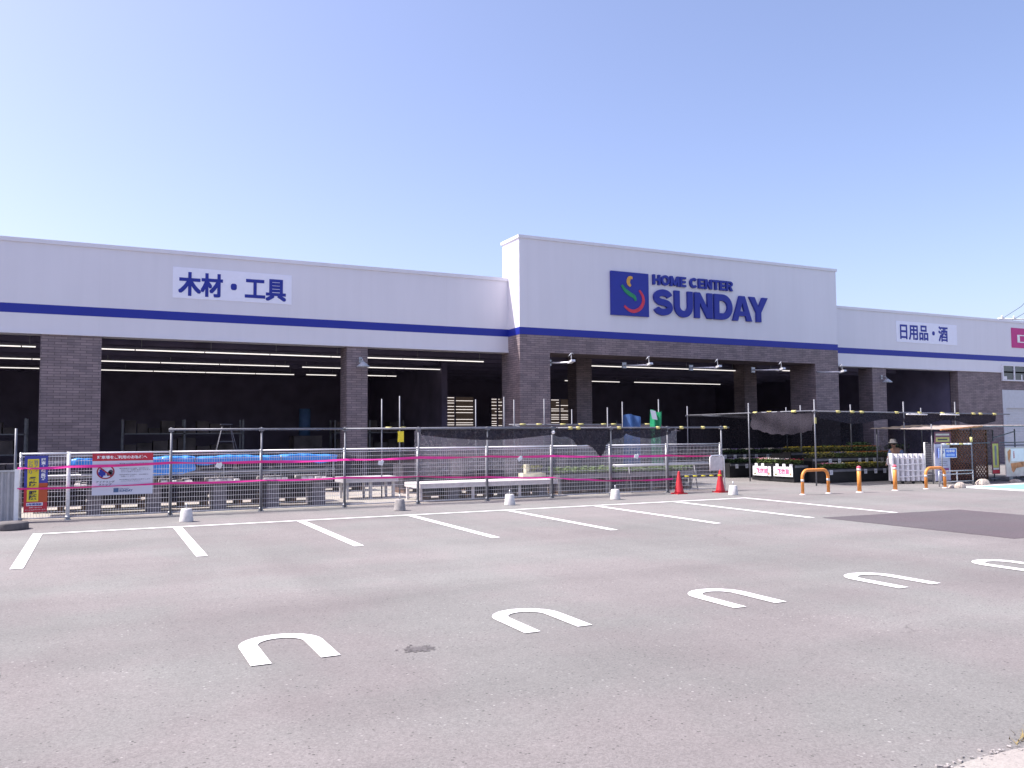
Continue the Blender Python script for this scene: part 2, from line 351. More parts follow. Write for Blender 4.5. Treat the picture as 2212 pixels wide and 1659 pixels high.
# kerb and pavement at the near right corner
q = random.Random(3)
edge = [(3.0+k*.06, 3.03+q.gauss(0,.007)+.012*math.sin(k*.37)) for k in range(120)]
struct('corner_pavement', MB().poly([(3.0,-4)]+[(12,-4)]+[(12,3.05)]+edge[::-1], .005), KERB)
mb = MB()
for k in range(260):
    x = q.uniform(3.2,6.5); y = 3.03+q.gauss(0,.035); s_ = q.uniform(.004,.013)
    mb.obox((x,y,s_*.25+.003), s_*1.6, s_, s_*.7, q.uniform(0,3), q.uniform(-.4,.4))
o = single('kerb_gravel', mb, mat('pale_gravel', (.30,.28,.27), .9, var=.25, scale=30), 'loose pale gravel along the edge of the corner pavement', 'gravel', kind='stuff')
mb = MB()
for k in range(130):
    a = q.uniform(0, 6.28); b = Vector((4.84+q.gauss(0,.08), 3.09+q.gauss(0,.035), .004)); h = q.uniform(.012,.05); l_ = q.uniform(.02,.09)
    t = b+Vector((math.cos(a)*l_, math.sin(a)*l_, h)); s_ = Vector((-math.sin(a),math.cos(a),0))*.004
    mb.add([b-s_, b+s_, t], [(0,1,2)])
single('grass_tuft', mb, mat('dry_grass', (.22,.17,.07), .8, var=.4, scale=30), 'small dry grass tuft growing at the pavement edge in the corner', 'grass tuft')
# repaired spots in the asphalt
STAIN = ground_mat('asphalt_stain', (.115, .108, .112), (.14, .13, .135), .2, .8, False)
for cx, cy, rx, ry, nf in ((2.4,6.62,.09,.07,260),(8.3,14.9,.35,.1,60),(11.9,16.2,.4,.12,60)):
    mb = MB()
    for k in range(nf):
        x, y = cx+q.gauss(0,rx*.6), cy+q.gauss(0,ry*.6); f = q.uniform(.003,.016); a0 = q.uniform(0,6.3)
        mb.add([(x+f*math.cos(a0+j*1.257)*q.uniform(.6,1.3), y+f*math.sin(a0+j*1.257)*q.uniform(.6,1.3), .004+k*.000004) for j in range(5)], [(0,1,2,3,4)])
    struct('asphalt_stain', mb, STAIN)

# ------------------------------------------------------------------ the store building
YF, YC = 30.0, 28.98
XL, XR = 14.63, 31.6
B = thing('store_building', 'long white store with a blue stripe, brick piers and raised entrance block', 'store', (0, YF, 0))
def bpart(name, mb, m, label=None, parent=None):
    mb.v = [(x, y-YF, z) for x, y, z in mb.v]; return part(name, mb, m, parent or B, label)
LEFT, RIGHT = -16, 62
for xa, xb in ((LEFT, XL), (XR, RIGHT)):
    bpart('fascia', MB().box(xa, xb, YF, YF+.6, 5.06, 7.84), FASC)
    bpart('coping', MB().box(xa, xb, YF-.05, YF+.7, 7.84, 7.97), FASC)
    bpart('fascia_trim', MB().box(xa, xb, YF-.03, YF+.6, 4.98, 5.06), FASC)
    bpart('stripe', MB().box(xa, xb, YF-.006, YF+.05, 5.62, 5.91), BLUE)
gb = bpart('entrance_block', MB().box(XL, XR, YC, 30.48, 5.9, 9.4), FASC, 'raised white block over the entrance')
bpart('coping', MB().box(XL-.05, XR+.05, YC-.05, 30.53, 9.4, 9.52), FASC)
bpart('stripe', MB().box(XL-.006, XR+.006, YC-.006, 30.48, 5.62, 5.9), BLUE)
bpart('brick_lintel', MB().box(XL, XR, YC, 30.6, 4.94, 5.62), BRICK)
bpart('pier', MB().box(XL, 15.96, YC, 30.6, 0, 4.94), BRICK)
bpart('pier', MB().box(30.12, XR, YC, 30.6, 0, 4.94), BRICK)
bpart('pier', MB().box(-1.63, .09, YF+.04, YF+.9, 0, 4.98), BRICK)
bpart('pier', MB().box(8.11, 8.89, YF+.04, YF+.9, 0, 4.98), BRICK)
bpart('pier', MB().box(35.1, 36.1, YF+.04, YF+.9, 0, 4.98), BRICK)
bpart('pier', MB().box(19.54, 20.35, 33, 33.8, 0, 5.3), BRICK)
bpart('pier', MB().box(29.4, 30.2, 33, 33.8, 0, 5.3), BRICK)
# brick wall with window and roller shutter at the right
wl = MB()
wl.box(41.62, 45.3, YF+.04, YF+.5, 0, 4.98); wl.box(45.3, 47.3, YF+.04, YF+.5, 4.02, 4.54)
wl.box(47.3, RIGHT, YF+.04, YF+.5, 4.02, 4.98); wl.box(52, RIGHT, YF+.04, YF+.5, 0, 4.02)
bpart('brick_wall', wl, BRICK)
wf = MB()
for xa, xb, za, zb in ((45.26,47.34,5.36,5.43),(45.26,47.34,4.52,4.59),(45.26,45.36,4.59,5.36),(47.24,47.34,4.59,5.36),(46.26,46.36,4.59,5.36)): wf.box(xa, xb, YF-.07, YF+.02, za, zb)
wn = bpart('window', wf, FASC)
wp = MB().box(45.36, 47.24, YF-.03, YF-.02, 4.59, 5.36); wp.v = [(x,y-YF,z) for x,y,z in wp.v]; part('pane', wp, GLASS, wn)
for xa, xb, zb in ((45.4,45.68,4.78),(46.95,47.05,4.9)):
    wp = MB().box(xa, xb, YF-.034, YF-.031, 4.6, zb); wp.v = [(x,y-YF,z) for x,y,z in wp.v]; part('paper', wp, PAPER, wn)
sh = MB()
sh.box(45.3, 52, YF+.02, YF+.3, 3.0, 4.02)
for k in range(32): sh.box(45.55, 51.9, YF+.12, YF+.2, .02+k*.093, .02+k*.093+.085)
sh.box(45.3, 45.55, YF+.0, YF+.3, 0, 3.0)
bpart('roller_shutter', sh, SHUT)
# roof, ceiling, inner walls, floor
bpart('roof', MB().box(LEFT, RIGHT, YF+.6, 52, 7.3, 7.5), STEELD)
cl = MB().box(LEFT, RIGHT, YF+.6, 52, 5.3, 5.4)
for k in range(9): cl.box(LEFT, RIGHT, 31.8+k*2.2, 31.95+k*2.2, 5.12, 5.3)
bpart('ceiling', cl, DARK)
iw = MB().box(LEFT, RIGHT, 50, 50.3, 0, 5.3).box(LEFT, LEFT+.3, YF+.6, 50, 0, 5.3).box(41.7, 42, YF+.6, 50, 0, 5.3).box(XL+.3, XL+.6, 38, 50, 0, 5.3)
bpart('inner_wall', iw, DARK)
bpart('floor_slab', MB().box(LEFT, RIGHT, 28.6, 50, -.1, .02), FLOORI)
# lit windows of the shop hall seen deep inside
qq = random.Random(11)
WARM = mat('lit_hall', (.22, .16, .13), .8, var=.3, scale=2, emit=.05)
for xa, xb, za, zb in ((18.45,20.95,1.9,4.06),(22.15,23.0,1.9,4.0),(26.4,27.75,1.9,4.0)):
    fr = MB()
    for a, b_, c_, d_ in ((xa-.08,xa,za,zb),(xb,xb+.08,za,zb),(xa-.08,xb+.08,zb,zb+.08),(xa-.08,xb+.08,za-.08,za),((xa+xb)/2-.04,(xa+xb)/2+.04,za,zb)): fr.box(a, b_, 47.85, 47.95, c_, d_)
    wn = bpart('window', fr, DARK)
    p_ = MB().box(xa, xb, 47.97, 48, za, zb); p_.v = [(x,y-YF,z) for x,y,z in p_.v]; part('pane', p_, WARM, wn)
    tb = MB(); z = zb-.05
    while z > za+.3:
        a = xa+qq.choice((0,0,.3))*(xb-xa); b_ = xb-qq.choice((0,0,.25,.5))*(xb-xa); tb.box(a+.03, b_-.03, 47.955, 47.968, z-.016, z+.008); z -= qq.uniform(.12,.26)
    tb.v = [(x,y-YF,z) for x,y,z in tb.v]; part('strip_lamps', tb, mat('far_tube', (1,.93,.9), .4, emit=.6), wn)

# strip lights under the ceiling
def strip(xa, xb, y, label, z=4.9):
    t = thing('strip_light', label, 'strip light', (xa, y, z), group='strip lights under the dark ceiling')
    L = xb-xa; part('housing', MB().box(0, L, -.07, .07, .03, .09), STEELD, t)
    tb = MB(); k = 0
    while k < L-.1: tb.box(k+.02, min(k+2.4, L)-.02, -.03, .03, -.008, .028); k += 2.4
    part('lamp_tube', tb, TUBE, t)
    n = max(2, int(L/2.4)+1)
    for i in range(n):
        x = .2+(L-.4)*i/(n-1)
        part('hanger', MB().tube([(x,0,.09),(x,0,.39)], .014, 5), STEEL, t)
strip(-12, -1.95, 33.6, 'front strip light ending left of the widest brick pier'); strip(-1.2, 8.85, 33.5, 'front strip light between the two left brick piers'); strip(9.0, 15.1, 33.4, 'front strip light between second pier and entrance block')
strip(-12, 7.85, 38.9, 'middle strip light running behind the widest brick pier'); strip(8.45, 10.5, 39.1, 'short middle strip light just left of second brick pier'); strip(10.7, 15.2, 38.2, 'middle strip light right of second brick pier')
strip(-12, 9.15, 44.1, 'back strip light running behind the widest brick pier'); strip(9.7, 11.3, 43.9, 'short back strip light just left of second brick pier'); strip(11.5, 14.45, 43.4, 'back strip light right of second brick pier')
strip(20.2, 29.35, 33.6, 'long front strip light behind the entrance opening'); strip(30.6, 32.9, 32.6, 'short strip light at the right of the entrance opening')
strip(25.0, 28.9, 43.6, 'left back strip light deep behind entrance opening'); strip(29.9, 36.7, 43.5, 'right back strip light deep behind entrance opening')

# signs on the facade
def board_sign(name, label, xa, xb, za, zb, y, m, txts):
    t = thing(name, label, 'sign', (xa, y, za)); part('panel', MB().box(0, xb-xa, -.02, 0, 0, zb-za), m, t)
    for body, a, b_, c_, d_, tm, bold in txts: part('lettering', lettering(body, a-xa, b_-xa, c_-za, d_-za, tm, -.026, .006, 0, heavy=bold), tm, t)
    return t
board_sign('wall_sign', 'white board with large blue Japanese characters on the left fascia', 2.18, 6.1, 6.38, 7.42, YF, SIGNW, [('木材・工具', 2.38, 5.88, 6.49, 7.25, SIGNBLUE, .03)])
board_sign('wall_sign', 'smaller white board with blue Japanese characters on the right fascia', 36.9, 41.6, 6.36, 7.45, YF, SIGNW, [('日用品・酒', 37.18, 40.83, 6.52, 7.3, SIGNBLUE, .022)])
board_sign('wall_sign', 'magenta board with pale letters at the far right of fascia', 46.25, 54, 6.42, 7.55, YF, MAG, [('DΛISO', 46.75, 53.3, 6.72, 7.2, TXTW, .0)])
t = thing('store_sign', 'blue channel letters and blue logo square above the entrance', 'sign', (18.8, YC, 6.6))
pn = part('logo_panel', MB().box(0, 1.86, -.1, 0, 0, 1.82), SIGNBLUE, t)
def stroke(pts, wd, y, n=40):
    mb = MB(); P = [Vector((p[0], 0, p[1])) for p in pts]; S = []
    for i in range(len(P)-1):
        a, b_, c_, e = P[max(i-1,0)], P[i], P[i+1], P[min(i+2,len(P)-1)]
        for k in range(8):
            s = k/8; S.append(.5*((2*b_)+(c_-a)*s+(2*a-5*b_+4*c_-e)*s*s+(3*b_-a-3*c_+e)*s**3))
    S.append(P[-1]); L = []; Rr = []
    for i, p in enumerate(S):
        tg = (S[min(i+1,len(S)-1)]-S[max(i-1,0)]).normalized(); nn = Vector((-tg.z,0,tg.x)); fw = wd*(min(1, .55+.45*math.sin(math.pi*min(1,max(0,i/(len(S)-1))))))
        L.append(p+nn*fw); Rr.append(p-nn*fw)
    n = len(S); vs = [(v.x, y, v.z) for v in L+Rr]+[(v.x, y+.02, v.z) for v in L+Rr]
    fs = [(i, i+1, n+i+1, n+i) for i in range(n-1)]+[(2*n+i, i, i+1, 2*n+i+1)[::-1] for i in range(n-1)]+[(3*n+i, n+i, n+i+1, 3*n+i+1) for i in range(n-1)]
    mb.add(vs, fs); return mb
def lp(a, b_): return (1.86*a, 1.82*(1-b_))
part('logo_arc', stroke([lp(.74,.40),lp(.83,.53),lp(.84,.68),lp(.75,.82),lp(.6,.89),lp(.46,.87),lp(.33,.78)], .075, -.12), mat('logo_red', (.62,.04,.08), .4), t)
part('logo_wave', stroke([lp(.27,.31),lp(.36,.42),lp(.48,.5),lp(.6,.56),lp(.64,.65)], .085, -.12), mat('logo_green', (.02,.25,.10), .4), t)
part('logo_dot', stroke([lp(.56,.13),lp(.49,.13),lp(.45,.2),lp(.46,.27),lp(.51,.32)], .085, -.12), mat('logo_orange', (.72,.38,.06), .4), t)
def glyph(ch, w, T):
    """bold block letter in a w x 1 box as a list of flat polygons"""
    h = T/2; TH = T*.86; P = []
    def bx(x0, x1, z0, z1): P.append([(x0,z0),(x1,z0),(x1,z1),(x0,z1)])
    def path(pts, wd=T):
        n = len(pts)
        L, Q = [], []
        for i in range(n):
            a, b_ = pts[max(i-1,0)], pts[min(i+1,n-1)]; dx, dz = b_[0]-a[0], b_[1]-a[1]; q = math.hypot(dx, dz); nx, nz = -dz/q, dx/q
            L.append((pts[i][0]+nx*wd/2, pts[i][1]+nz*wd/2)); Q.append((pts[i][0]-nx*wd/2, pts[i][1]-nz*wd/2))
        P.append(('strip', L, Q))
    def arc(cx, cz, rx, rz, a0, a1, n=22): return [(cx+rx*math.cos(R(a0+(a1-a0)*i/n)), cz+rz*math.sin(R(a0+(a1-a0)*i/n))) for i in range(n+1)]
    if ch == 'H': bx(0,T,0,1); bx(w-T,w,0,1); bx(T,w-T,.5-TH/2,.5+TH/2)
    elif ch == 'E': bx(0,T,0,1); bx(T,w,1-TH,1); bx(T,w*.93,.5-TH/2,.5+TH/2); bx(T,w,0,TH)
    elif ch == 'T': bx(0,w,1-TH,1); bx(w/2-h,w/2+h,0,1-TH)
    elif ch == 'N': bx(0,T,0,1); bx(w-T,w,0,1); P.append([(T*.6,1),(T*.6+.001,.72),(w-T*.6,0),(w-T*.6,.28)]) ; P[-1] = [(0,1),(w-T*1.05,0),(w,0),(T*1.05,1)]
    elif ch == 'M': bx(0,T,0,1); bx(w-T,w,0,1); P.append([(0,1),(w/2-h,.08),(w/2+h,.08),(T*1.1,1)]); P.append([(w,1),(w-T*1.1,1),(w/2-h,.08),(w/2+h,.08)])
    elif ch == 'A': P.append([(0,0),(T*1.05,0),(w/2+h*.72,1),(w/2-h*1.1,1)]); P.append([(w,0),(w/2+h*1.1,1),(w/2-h*.72,1),(w-T*1.05,0)]); bx(w*.25,w*.75,.2,.2+TH*.85)
    elif ch == 'Y': P.append([(0,1),(w/2-h,.38),(w/2+h*.9,.38),(T*1.12,1)]); P.append([(w,1),(w-T*1.12,1),(w/2-h*.9,.38),(w/2+h,.38)]); bx(w/2-h,w/2+h,0,.38)
    elif ch == 'U': path([(h,1),(h,.6)]+arc(w/2,.42,w/2-h,.42-TH/2,180,360)+[(w-h,.6),(w-h,1)])
    elif ch == 'D': bx(0,T,0,1); path([(T,1-h)]+arc(w*.45,.5,w*.55-h,.5-h,90,-90)+[(T,h)])
    elif ch == 'O': path(arc(w/2,.5,w/2-h,.5-TH/2,0,360,36))
    elif ch == 'C': path(arc(w/2,.5,w/2-h,.5-TH/2,42,318,30))
    elif ch == 'R': bx(0,T,0,1); path([(T,1-TH/2)]+arc(w*.55,.715,w*.45-h,.285-TH/2,90,-90)+[(T,.43+TH/2)], TH); P.append([(w*.42,.5),(w*.66,.5),(w,0),(w-T*1.15,0)])
    elif ch == 'S': path(arc(w/2,.69,w/2-h,.31-h,12,270)+arc(w/2,.31+h*.04,w/2-h,.31-h*1.02,90,-168)[1:])
    return P
def letters(word, xa, xb, za, zb, T):
    W = dict(H=.84, O=.98, M=1.06, E=.70, C=.92, N=.88, T=.78, R=.84, S=.88, U=.88, D=.92, A=1.0, Y=.98)
    gap = .09; tot = sum(.3 if c_ == ' ' else W[c_] for c_ in word)+gap*(len(word)-1)-(.30 if 'DAY' in word else 0); s_ = (xb-xa)/tot; x = xa-18.8; hz = zb-za; z0 = za-6.6
    for wi, ch in enumerate(word):
        if ch == ' ': x += (.3+gap)*s_; continue
        mb = MB()
        for k, p in enumerate(glyph(ch, W[ch], T)):
            y = -.11-.0008*k
            def V(q): return (x+q[0]*s_, z0+q[1]*hz)
            if p[0] == 'strip':
                L = [V(q) for q in p[1]]; Q = [V(q) for q in p[2]]; n = len(L)
                vs = [(a, y, b_) for a, b_ in L+Q]+[(a, -.001, b_) for a, b_ in L+Q]
                fs = []
                for i in range(n-1): fs += [(n+i, n+i+1, i+1, i), (i, i+1, 2*n+i+1, 2*n+i), (3*n+i, 3*n+i+1, n+i+1, n+i)]
                fs += [(0, 2*n, 3*n, n), (n-1, 2*n-1, 4*n-1, 3*n-1)]
                mb.add(vs, fs)
            else:
                q = [V(t_) for t_ in p]; n = len(q)
                ar = sum(q[i][0]*q[(i+1)%n][1]-q[(i+1)%n][0]*q[i][1] for i in range(n))
                if ar < 0: q.reverse()
                mb.add([(a, y, b_) for a, b_ in q]+[(a, -.001, b_) for a, b_ in q], [tuple(range(n))]+[(i, i+n, (i+1)%n+n, (i+1)%n) for i in range(n)])
        part('letter', mb, SIGNBLUE, t)
        nx = word[wi+1:wi+2]; x += (W[ch]+gap+{'AY': -.22, 'DA': -.08}.get(ch+nx, 0))*s_
letters('HOME CENTER', 20.9, 25.2, 8.0, 8.43, .24)
letters('SUNDAY', 20.92, 27.2, 6.70, 7.82, .25)

# flood lights on arms over the entrance
def flood_light(x, label):
    t = thing('sign_floodlight', label, 'floodlight', (x, YC, 4.45), group='floodlights on arms over the entrance')
    part('arm', MB().tube([(0,.3,.12),(0,-.4,.06),(0,-1.5,0)], .035, 8), mat('pale_metal', (.7,.7,.72), .4, .2), t)
    part('wall_plate', MB().box(-.1,.1,.28,.33,0,.24), STEEL, t)
    part('stay', MB().tube([(0,-1.45,.04),(0,-1.45,.30),(-.1,-1.4,.22),(0,-1.42,.33),(.1,-1.35,.36),(.42,-.9,.37)], .016, 6), MATS['pale_metal'], t)
    hd = MB(); hd.obox((-.02,-1.5,.02), .16, .3, .08, 0, R(-12)); part('lamp_head', hd, MATS['pale_metal'], t)
fl = [(16.08,'floodlight over the left edge of the entrance opening'),(19.64,'second floodlight from left over the entrance'),(23.1,'middle floodlight over the entrance opening'),(26.6,'fourth floodlight from left over the entrance'),(30.25,'rightmost floodlight beside the right entrance pier')]
for x, lb in fl: flood_light(x, lb)
# lamps on piers
for x, lb in ((8.62,'small shaded wall lamp on the narrow left brick pier'),(35.75,'small shaded wall lamp on the right brick pier')):
    t = thing('wall_lamp', lb, 'wall lamp', (x, YF+.04, 4.3))
    part('bracket', MB().tube([(0,0,.2),(0,-.25,.22),(0,-.35,.1)], .02, 6).box(-.06,.06,-.03,0,.1,.3), STEEL, t)
    part('lamp_shade', MB().lathe([(.06,.1),(.10,.06),(.24,-.06),(.23,-.09)], (0,-.36,0), 16), mat('lamp_shade_grey', (.4,.42,.46), .4), t)

# dim goods inside the hall
def rack(x, y, L, label):
    t = thing('storage_rack', label, 'rack', (x, y, 0))
    for xx in (0, L/2, L):
        for yy in (0, .9): part('post', MB().box(xx-.04, xx+.04, yy-.04, yy+.04, 0, 2.5), STEELD, t)
    g = MB(); qr = random.Random(int(x*10))
    for z in (.25, 1.1, 1.9):
        part('shelf', MB().box(0, L, -.04, .94, z-.05, z), STEELD, t)
        xx = .1
        while xx < L-.6: wd = qr.uniform(.3,.8); g.box(xx, xx+wd-.05, .05, .85, z, z+qr.uniform(.2,.6)); xx += wd
    part('boxed_goods', g, mat('dim_goods', (.12,.10,.10), .8, var=.6, scale=1.3), t)
for x, y, L, lb in ((-7,38,4.5,'dim storage rack in the leftmost bay'),(1.0,40,5,'dim storage rack behind the left pier opening'),(10.5,41,3.5,'dim storage rack right of the second pier'),(22.5,41,5,'dim storage rack deep in the entrance hall'),(36.5,40,4,'dim storage rack inside the right bay')): rack(x, y, L, lb)
single('sheet_roll', MB().lathe([(.0,0),(.27,0),(.27,1.25),(0,1.25)], (0,0,0), 14), mat('roll_blue', (.06,.12,.24), .6), 'tall blue roll standing in the dark hall', 'roll', (8.75,39.8,1.75))
single('stock_pallet', MB().box(0,1.4,0,1.2,0,.14).box(.05,1.35,.05,1.15,.14,1.72), MATS['dim_goods'], 'dark wrapped pallet standing beneath the blue roll', 'pallet', (8.1,39.2,.02))

# ------------------------------------------------------------------ wire fence
FY = 20.3
PX = [-1.4,-.52,1.5,3.46,5.44,7.33,9.25,11.2,13.1,15.07,17.08]
F = thing('wire_fence', 'long white and grey welded wire fence along the parking row', 'fence', (-1.4, FY, 0))
WIRE = mat('fence_wire', (.54,.54,.58), .45, .3, var=.1)
RAILW = mat('fence_rail_white', (.82,.82,.84), .4, var=.05)
for i in range(len(PX)-1):
    xa, xb = PX[i]+1.4, PX[i+1]+1.4; mb = MB(); L = xb-xa-.06; n = int(L/.052)
    for k in range(n+1): x = xa+.03+L*k/n; mb.tube([(x,0,.06),(x,0,1.38)], .0033, 4, False)
    for k in range(13): z = .08+k*.106; mb.tube([(xa,-.005,z),(xb,-.005,z)], .0042, 4, False)
    part('wire_panel', mb, WIRE, F)
    for z_, r_ in ((1.41,.019),(1.35,.009),(.06,.011)): part('rail', MB().tube([(xa+.02,.001,z_),(xb-.02,.001,z_)], r_, 8), RAILW if z_ > .1 and i < 9 else STEEL, F)
for i, x in enumerate(PX):
    part('post', MB().tube([(x+1.4,.03,0),(x+1.4,.03,1.44)], .03 if i != 1 else .04, 8), WHITE if i == 1 else STEEL, F)
for i, x in enumerate(PX):
    mb = MB().tube([(x+1.4-.05,0,.06),(x+1.4+.05,0,.06)], .03, 6).box(x+1.34, x+1.46, -.05, .09, 0, .02)
    part('foot', mb, STEEL, F)
# scaffold pipe frame standing along the fence
P = thing('scaffold_frame', 'grey scaffold pipe frame rising above the wire fence', 'pipe frame', (1.5, FY, 0))
SP = mat('scaffold_pipe', (.17,.175,.20), .5, .35, var=.15)
for x in PX[2:]:
    part('upright', MB().tube([(x-1.5,-.04,0),(x-1.5,-.04,1.95)], .024, 8), SP, P)
    part('clamp', MB().box(x-1.55, x-1.45, -.09, .01, 1.86, 1.94), STEELD, P)
part('upright', MB().tube([(-3.0,-.03,0),(-3.0,-.03,1.94)], .024, 8), SP, P)
for xa, xb in ((1.5,5.44),(5.44,11.35),(11.35,17.35)): part('crossbar', MB().tube([(xa-1.5-.06,-.085,1.905),(xb-1.5,-.085,1.905)], .024, 8), SP, P)
for x in (11.75,12.0,13.35,14.7,15.55,16.35,17.2):
    part('clip', MB().tube([(x-1.5-.06,-.085,1.905),(x-1.5+.06,-.085,1.905)], .04, 8), YELL, P)
part('bulb', MB().lathe([(.0,-.05),(.04,-.04),(.055,0),(.04,.04),(0,.05)], (11.2-1.5,-.1,1.79), 10), WHITE, P)
# black shade net drooping from the pipe
def droop(x):
    b_ = .18
    if 11.3 < x < 13.6: b_ = .16+.36*max(0, math.sin((x-11.3)/2.3*math.pi))+.26*math.exp(-((x-12.75)/.3)**2)+.06*math.sin(x*9)
    elif x <= 11.3: b_ = .19+.14*math.sin((x-7.4)/3.9*math.pi)
    elif x < 15.2: b_ = .18+.16*math.sin((x-13.6)/1.6*math.pi)
    else: b_ = .12
    return b_
mb = MB().grid(lambda u_, v_: ((7.4+u_*7.9), FY-.05+.06*math.sin(u_*60+v_*3)*v_+.02*math.sin(u_*143), 1.93-v_*droop(7.4+u_*7.9)), 160, 8)
single('shade_net', mb, BLACKNET, 'black shade net bunched and drooping from the pipe above the fence', 'net')
# back pipe row with nets and tall stakes in the yard
K = thing('yard_frame', 'pipe frame of tall stakes behind the fence carrying a shade net', 'pipe frame', (7, 23, 0))
stakes = [(7.1,22.6,2.75),(7.62,22.6,2.84),(9.95,22.6,2.77),(10.87,22.6,2.86),(11.4,23.0,2.8),(13.2,24.4,2.9),(14.25,24.4,2.56),(15.4,24.0,2.62),(16.0,24.0,2.82),(17.5,24.0,2.92)]
for x, y, z in stakes: part('stake', MB().tube([(x-7,y-23,0),(x-7,y-23,z)], .02, 8), SP, K)
part('crossbar', MB().tube([(5-.1,1.4,2.05),(10.9,1.4,2.05)], .022, 8), SP, K)
part('crossbar', MB().tube([(-.2,-.4,1.93),(4.4,-.4,1.96)], .022, 8), SP, K)
part('crossbar', MB().tube([(4.4,-.4,1.96),(5,1.4,2.05)], .022, 8), SP, K)
for x in (12.4,13.0,13.9,14.6,15.5,15.9,17.3): part('clip', MB().tube([(x-7-.1,1.4,2.05),(x-7+.1,1.4,2.05)], .038, 8), YELL, K)
for x in (7.3,7.7): part('clip', MB().tube([(x-7-.09,-.4,1.94),(x-7+.09,-.4,1.94)], .036, 8), YELL, K)
part('tag', MB().box(.55,.72,-.46,-.44,1.55,1.85), YELLS, K)
mb = MB().grid(lambda u_, v_: (12+u_*5.8, 24.36-v_*1.2+.04*math.sin(u_*31), 2.04-.28*v_+.05*math.sin(u_*17+v_*4)*v_), 60, 8)
single('shade_net', mb, BLACKNET, 'black net stretched from the rear pipe towards the fence', 'net')
mb = MB().grid(lambda u_, v_: (8.0+u_*9.1, 22.4+.1*math.sin(u_*26)+.04*math.sin(u_*61+2), 1.86-v_*(1.25+.05*math.sin(u_*19))+.05*math.sin(u_*7)), 90, 8)
single('mesh_cover', mb, WHITENET, 'pale translucent mesh sheet hanging behind the middle of the fence', 'net')
def hang(name, m, xa, xb, y, z0, z1, label, ph=0):
    mb = MB().grid(lambda u_, v_: (xa+u_*(xb-xa)+.04*v_*math.sin(v_*6+ph), y+.07*math.sin(u_*11+ph)+.03*math.sin(v_*7+u_*5), z1-v_*(z1-z0)+.05*math.sin(u_*4+ph)*(1-v_)), 16, 14)
    single(name, mb, m, label, 'sheet')
hang('plastic_sheet', TARPD, 15.5, 16.12, 23.2, .75, 2.33, 'blue plastic sheet hung over the rear pipe')
hang('plastic_sheet', GREENT, 16.55, 16.95, 23.1, .7, 2.5, 'bright green plastic sheet hung beside the blue one', 2)
mb = MB().grid(lambda u_, v_: (16.45+u_*.22+v_*.06, 23.03-.02*v_, 2.52-v_*.3-.04*u_), 4, 4)
single('paper_label', mb, PAPER, 'white paper patch stuck on the green sheet', 'paper')

# ------------------------------------------------------------------ goods behind the fence
for i, x in enumerate((-.02,1.22,2.67,3.91,5.04)):
    mb = MB()
    for k in range(3):
        mb.box(x-.15, x+.15, 21.2, 21.2+.42, .005+k*.195, .195+k*.195); mb.box(x-.15, x+.15, 21.64, 22.06, .005+k*.195, .195+k*.195)
    single('concrete_block_pillar', mb, CONCB, f'grey concrete block pillar, {ORD[i]} from left under the long rack', 'block pillar', group='block pillars under the rack')
for y, lb in ((21.3,'front dark steel beam lying on the block pillars'),(21.9,'rear dark steel beam lying on the block pillars')):
    single('steel_beam', MB().box(-1.3,5.4,y,y+.09,.595,.66), STEELD, lb, 'beam')
qt = random.Random(5); k = 0
for xa, xb, nm in ((-1.3,-1.1,'left of the vertical banner'),(-.42,-.16,'right of the vertical banner'),(.08,.52,'left of the parking notice'),(1.35,2.05,'under the bright blue tarp corner'),(2.4,3.1,'right of the bright tarp corner'),(3.65,4.25,'in the fourth rack bay'),(4.6,5.35,'at the right end of the rack')):
    t = thing('timber_bundle', f'bundle of pale boards {nm} on the rack', 'timber', (xa, 20.95, .662), group='board bundles on the rack'); n = max(2, int((xb-xa)/.14))
    for i in range(n):
        wd = (xb-xa)/n; y0 = qt.uniform(-.0,.2)
        part('board', MB().box(i*wd, i*wd+wd-.012, y0, 1.1, 0, .035), TIMB, t)
        if qt.random() < .75: part('board', MB().box(i*wd+.01, i*wd+wd-.02, y0+qt.uniform(0,.12), 1.12, .037, .07), TIMB, t)
t = thing('steel_rack', 'silver tube rack holding covered goods above the block pillars', 'rack', (-1.3, 21.25, .66))
for y in (0, .75):
    part('rail', MB().tube([(0,y,.24),(6.75,y,.24)], .018, 6), STEEL, t); part('rail', MB().tube([(0,y,.18),(6.75,y,.18)], .014, 6), STEEL, t)
for x in (.05,1.35,2.7,4.05,5.4,6.7): part('leg', MB().tube([(x,0,0),(x,0,.6)], .016, 6).tube([(x,.75,0),(x,.75,.6)], .016, 6), STEEL, t)
part('shelf', MB().box(0,6.75,0,.75,.262,.275), STEELD, t)
def lump(sx, sy, sz, seed):
    qs = random.Random(seed); ph = [qs.uniform(0,6) for _ in range(4)]; mb = MB()
    def fn(u_, v_):
        a = u_*2*math.pi; b_ = v_*math.pi; e = .45
        cx = math.copysign(abs(math.cos(a))**e, math.cos(a)); sxn = math.copysign(abs(math.sin(a))**e, math.sin(a)); sb = abs(math.sin(b_))**e; cb = math.copysign(abs(math.cos(b_))**e, math.cos(b_))
        f = 1+.06*math.sin(3*a+ph[0])*math.sin(2*b_+ph[1])
        return (sx/2*cx*sb*f, sy/2*sxn*sb*f, sz/2*(1-cb*f))
    return mb.grid(fn, 24, 12)
for i, (x, wd, h) in enumerate(((-.85,.7,.26),(-.1,.65,.24),(.6,.6,.28),(1.6,.85,.3),(2.6,.85,.25),(3.5,.8,.28),(4.3,.7,.22),(5.0,.6,.26))):
    single('goods_bag', lump(wd,.62,h,i), BAG, f'dark bag lying on the tube rack, {ORD[i]} from left', 'bag', (x,21.62,.936), group='dark bags on the tube rack')
